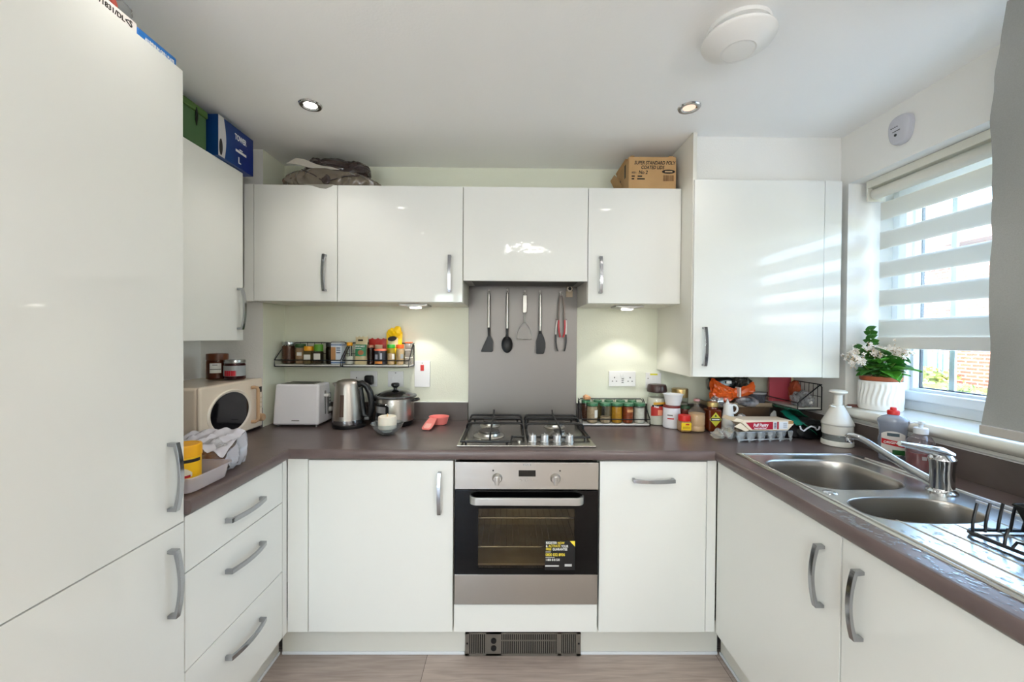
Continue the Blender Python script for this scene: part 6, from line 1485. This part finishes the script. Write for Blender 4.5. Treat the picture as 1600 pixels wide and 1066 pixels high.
b = B(); b.box(.504, .522, ly0 - .006, ly0 + .02, lz1, lz1 + .002, 0, M=Matrix.Translation((0, 0, .0)) ); b.box(.69, .715, ly0, ly0 + .02, lz1 - .0005, lz1 + .004); t.part('top_flap', b, KRAFT, bo)

# left cupboard: green box and blue carton
gz = 2.1112
t = T('storage_box', 'dark green box on the left cupboard beside the tall cabinet', 'box', (-1.42, -.70, gz), world=True)
GRN = mat('green_card', (62, 96, 56), .5, noise_=(3, (54, 84, 46), .8))
t.part('wall', B().box(-1.56, -1.292, -.80, -.607, gz, 2.238, .006, 3), GRN); t.part('lid', B().box(-1.555, -1.290, -.795, -.600, 2.2385, 2.268, .006, 3), mat('green_lid_card', (66, 98, 40), .5))
b = B(); b.prism([(0, 0), (.006, .03), (.004, .062), (-.004, .062), (-.006, .02)], (-1.2915, -.662, 2.185), Y, Z, (.003, 0, 0)); b.box(-1.2918, -1.2885, -.664, -.660, 2.2, 2.255); t.part('strap_slot', b, BLACKP)
t = T('appliance_carton', 'dark blue and white appliance carton at the end of the left cupboard', 'carton', (-1.42, -.46, gz), world=True)
NAVY = mat('navy_print', (16, 34, 112), .3, noise_=(2.4, (18, 74, 120), .9)); fx = -1.2695
b = B(); b.box(-1.56, -1.27, -.575, -.347, gz, 2.279, .003); ca = t.part('wall', b, NAVY)
def front(poly, m, nm, d=.0006): 
    b = B(); b.prism(poly, (fx, 0, 0), Y, Z, (d, 0, 0)); return t.part(nm, b, m, ca)
sw = [(-.574, gz + .001)] + [(-.538 + .012 * sin(pi * k / 10) - .006 * (k / 10), gz + .001 + .166 * k / 10) for k in range(11)] + [(-.574, 2.2785)]
front(sw, mat('carton_silver', (196, 196, 200), .4), 'white_swoosh')
front([(-.560 + .010 * cos(a), gz + .040 + .034 * sin(a)) for a in [2 * pi * k / 24 for k in range(24)]], BLACKP, 'dark_picture', .0009)
yr = Y
t.text('lettering', 'TOWER', .034, (fx + .0003, -.437, 2.237), Y, Z, WPRINT, ca, sx=.62); front([(-.445, 2.190), (-.425, 2.190), (-.425, 2.194), (-.445, 2.194)], WPRINT, 'printed_line', .0009); front([(-.470, 2.176), (-.400, 2.176), (-.400, 2.186), (-.470, 2.186)], WPRINT, 'printed_line', .0009)
t.text('lettering', 'L', .038, (fx + .0003, -.445, 2.142), Y, Z, WPRINT, ca)
# tall cabinet top
tz = 2.1085
t = T('flat_carton', 'flat blue grill plate box lying on the tall cabinet, nearest the wall', 'box', (-1.2, -1.17, tz), world=True)
BLU = mat('bright_blue_print', (34, 112, 190), .4)
bo = t.part('wall', B().box(-1.42, -.996, -1.232, -1.112, tz, 2.136, .006, 3), BLU)
t.text('lettering', 'ALUMINIUM GRILL PLATE', .0125, (-.9957, -1.167, 2.118), Y, Z, WPRINT, bo, sx=.62)
t = T('flat_carton', 'flat white carton with printed numbers lying on the tall cabinet', 'box', (-1.2, -1.4, tz), world=True)
bo = t.part('wall', B().box(-1.42, -.994, -1.62, -1.2335, tz, 2.138, .003), mat('white_carton', (226, 222, 220), .55))
t.text('lettering', '1/1831/DL', .0165, (-.9937, -1.300, 2.122), Y, Z, INK, bo, sx=.95); t.text('lettering', '<S', .022, (-.9937, -1.256, 2.1235), Y, Z, INK, bo, sx=.8)
t = T('clear_bag', 'pale clear plastic bag with a coral red strap behind the white carton', 'bag', (-1.135, -1.205, 2.1385), world=True)
b = B(); b.blob((-1.135, -1.205, 2.192), (.070, .072, .056), .2, 6, 3, 4, flat=2.1386, sq=.8, crease=.12); t.part('bag_body', b, glass('misty_film', (226, 226, 226), .2, 1.3, .35, (214, 214, 212)), smooth=30)
b = B(); pts = [(-1.075, -1.275, 2.150), (-1.064, -1.268, 2.20), (-1.060, -1.255, 2.222), (-1.056, -1.238, 2.213), (-1.058, -1.225, 2.190), (-1.066, -1.217, 2.155)]; b.tube(pts, .0065, 10); t.part('strap', b, mat('coral_strap', (206, 96, 82), .4))
SC.view_settings.view_transform = 'Standard'; SC.view_settings.look = 'None'; SC.view_settings.gamma = 1; SC.view_settings.use_curve_mapping = False
SC.view_settings.exposure = EXPO
SC.cycles.use_denoising = True
SC.cycles.max_bounces = 12; SC.cycles.diffuse_bounces = 6; SC.cycles.glossy_bounces = 5; SC.cycles.transmission_bounces = 8; SC.cycles.transparent_max_bounces = 24
SC.cycles.caustics_reflective = False; SC.cycles.caustics_refractive = False; SC.cycles.sample_clamp_indirect = 6
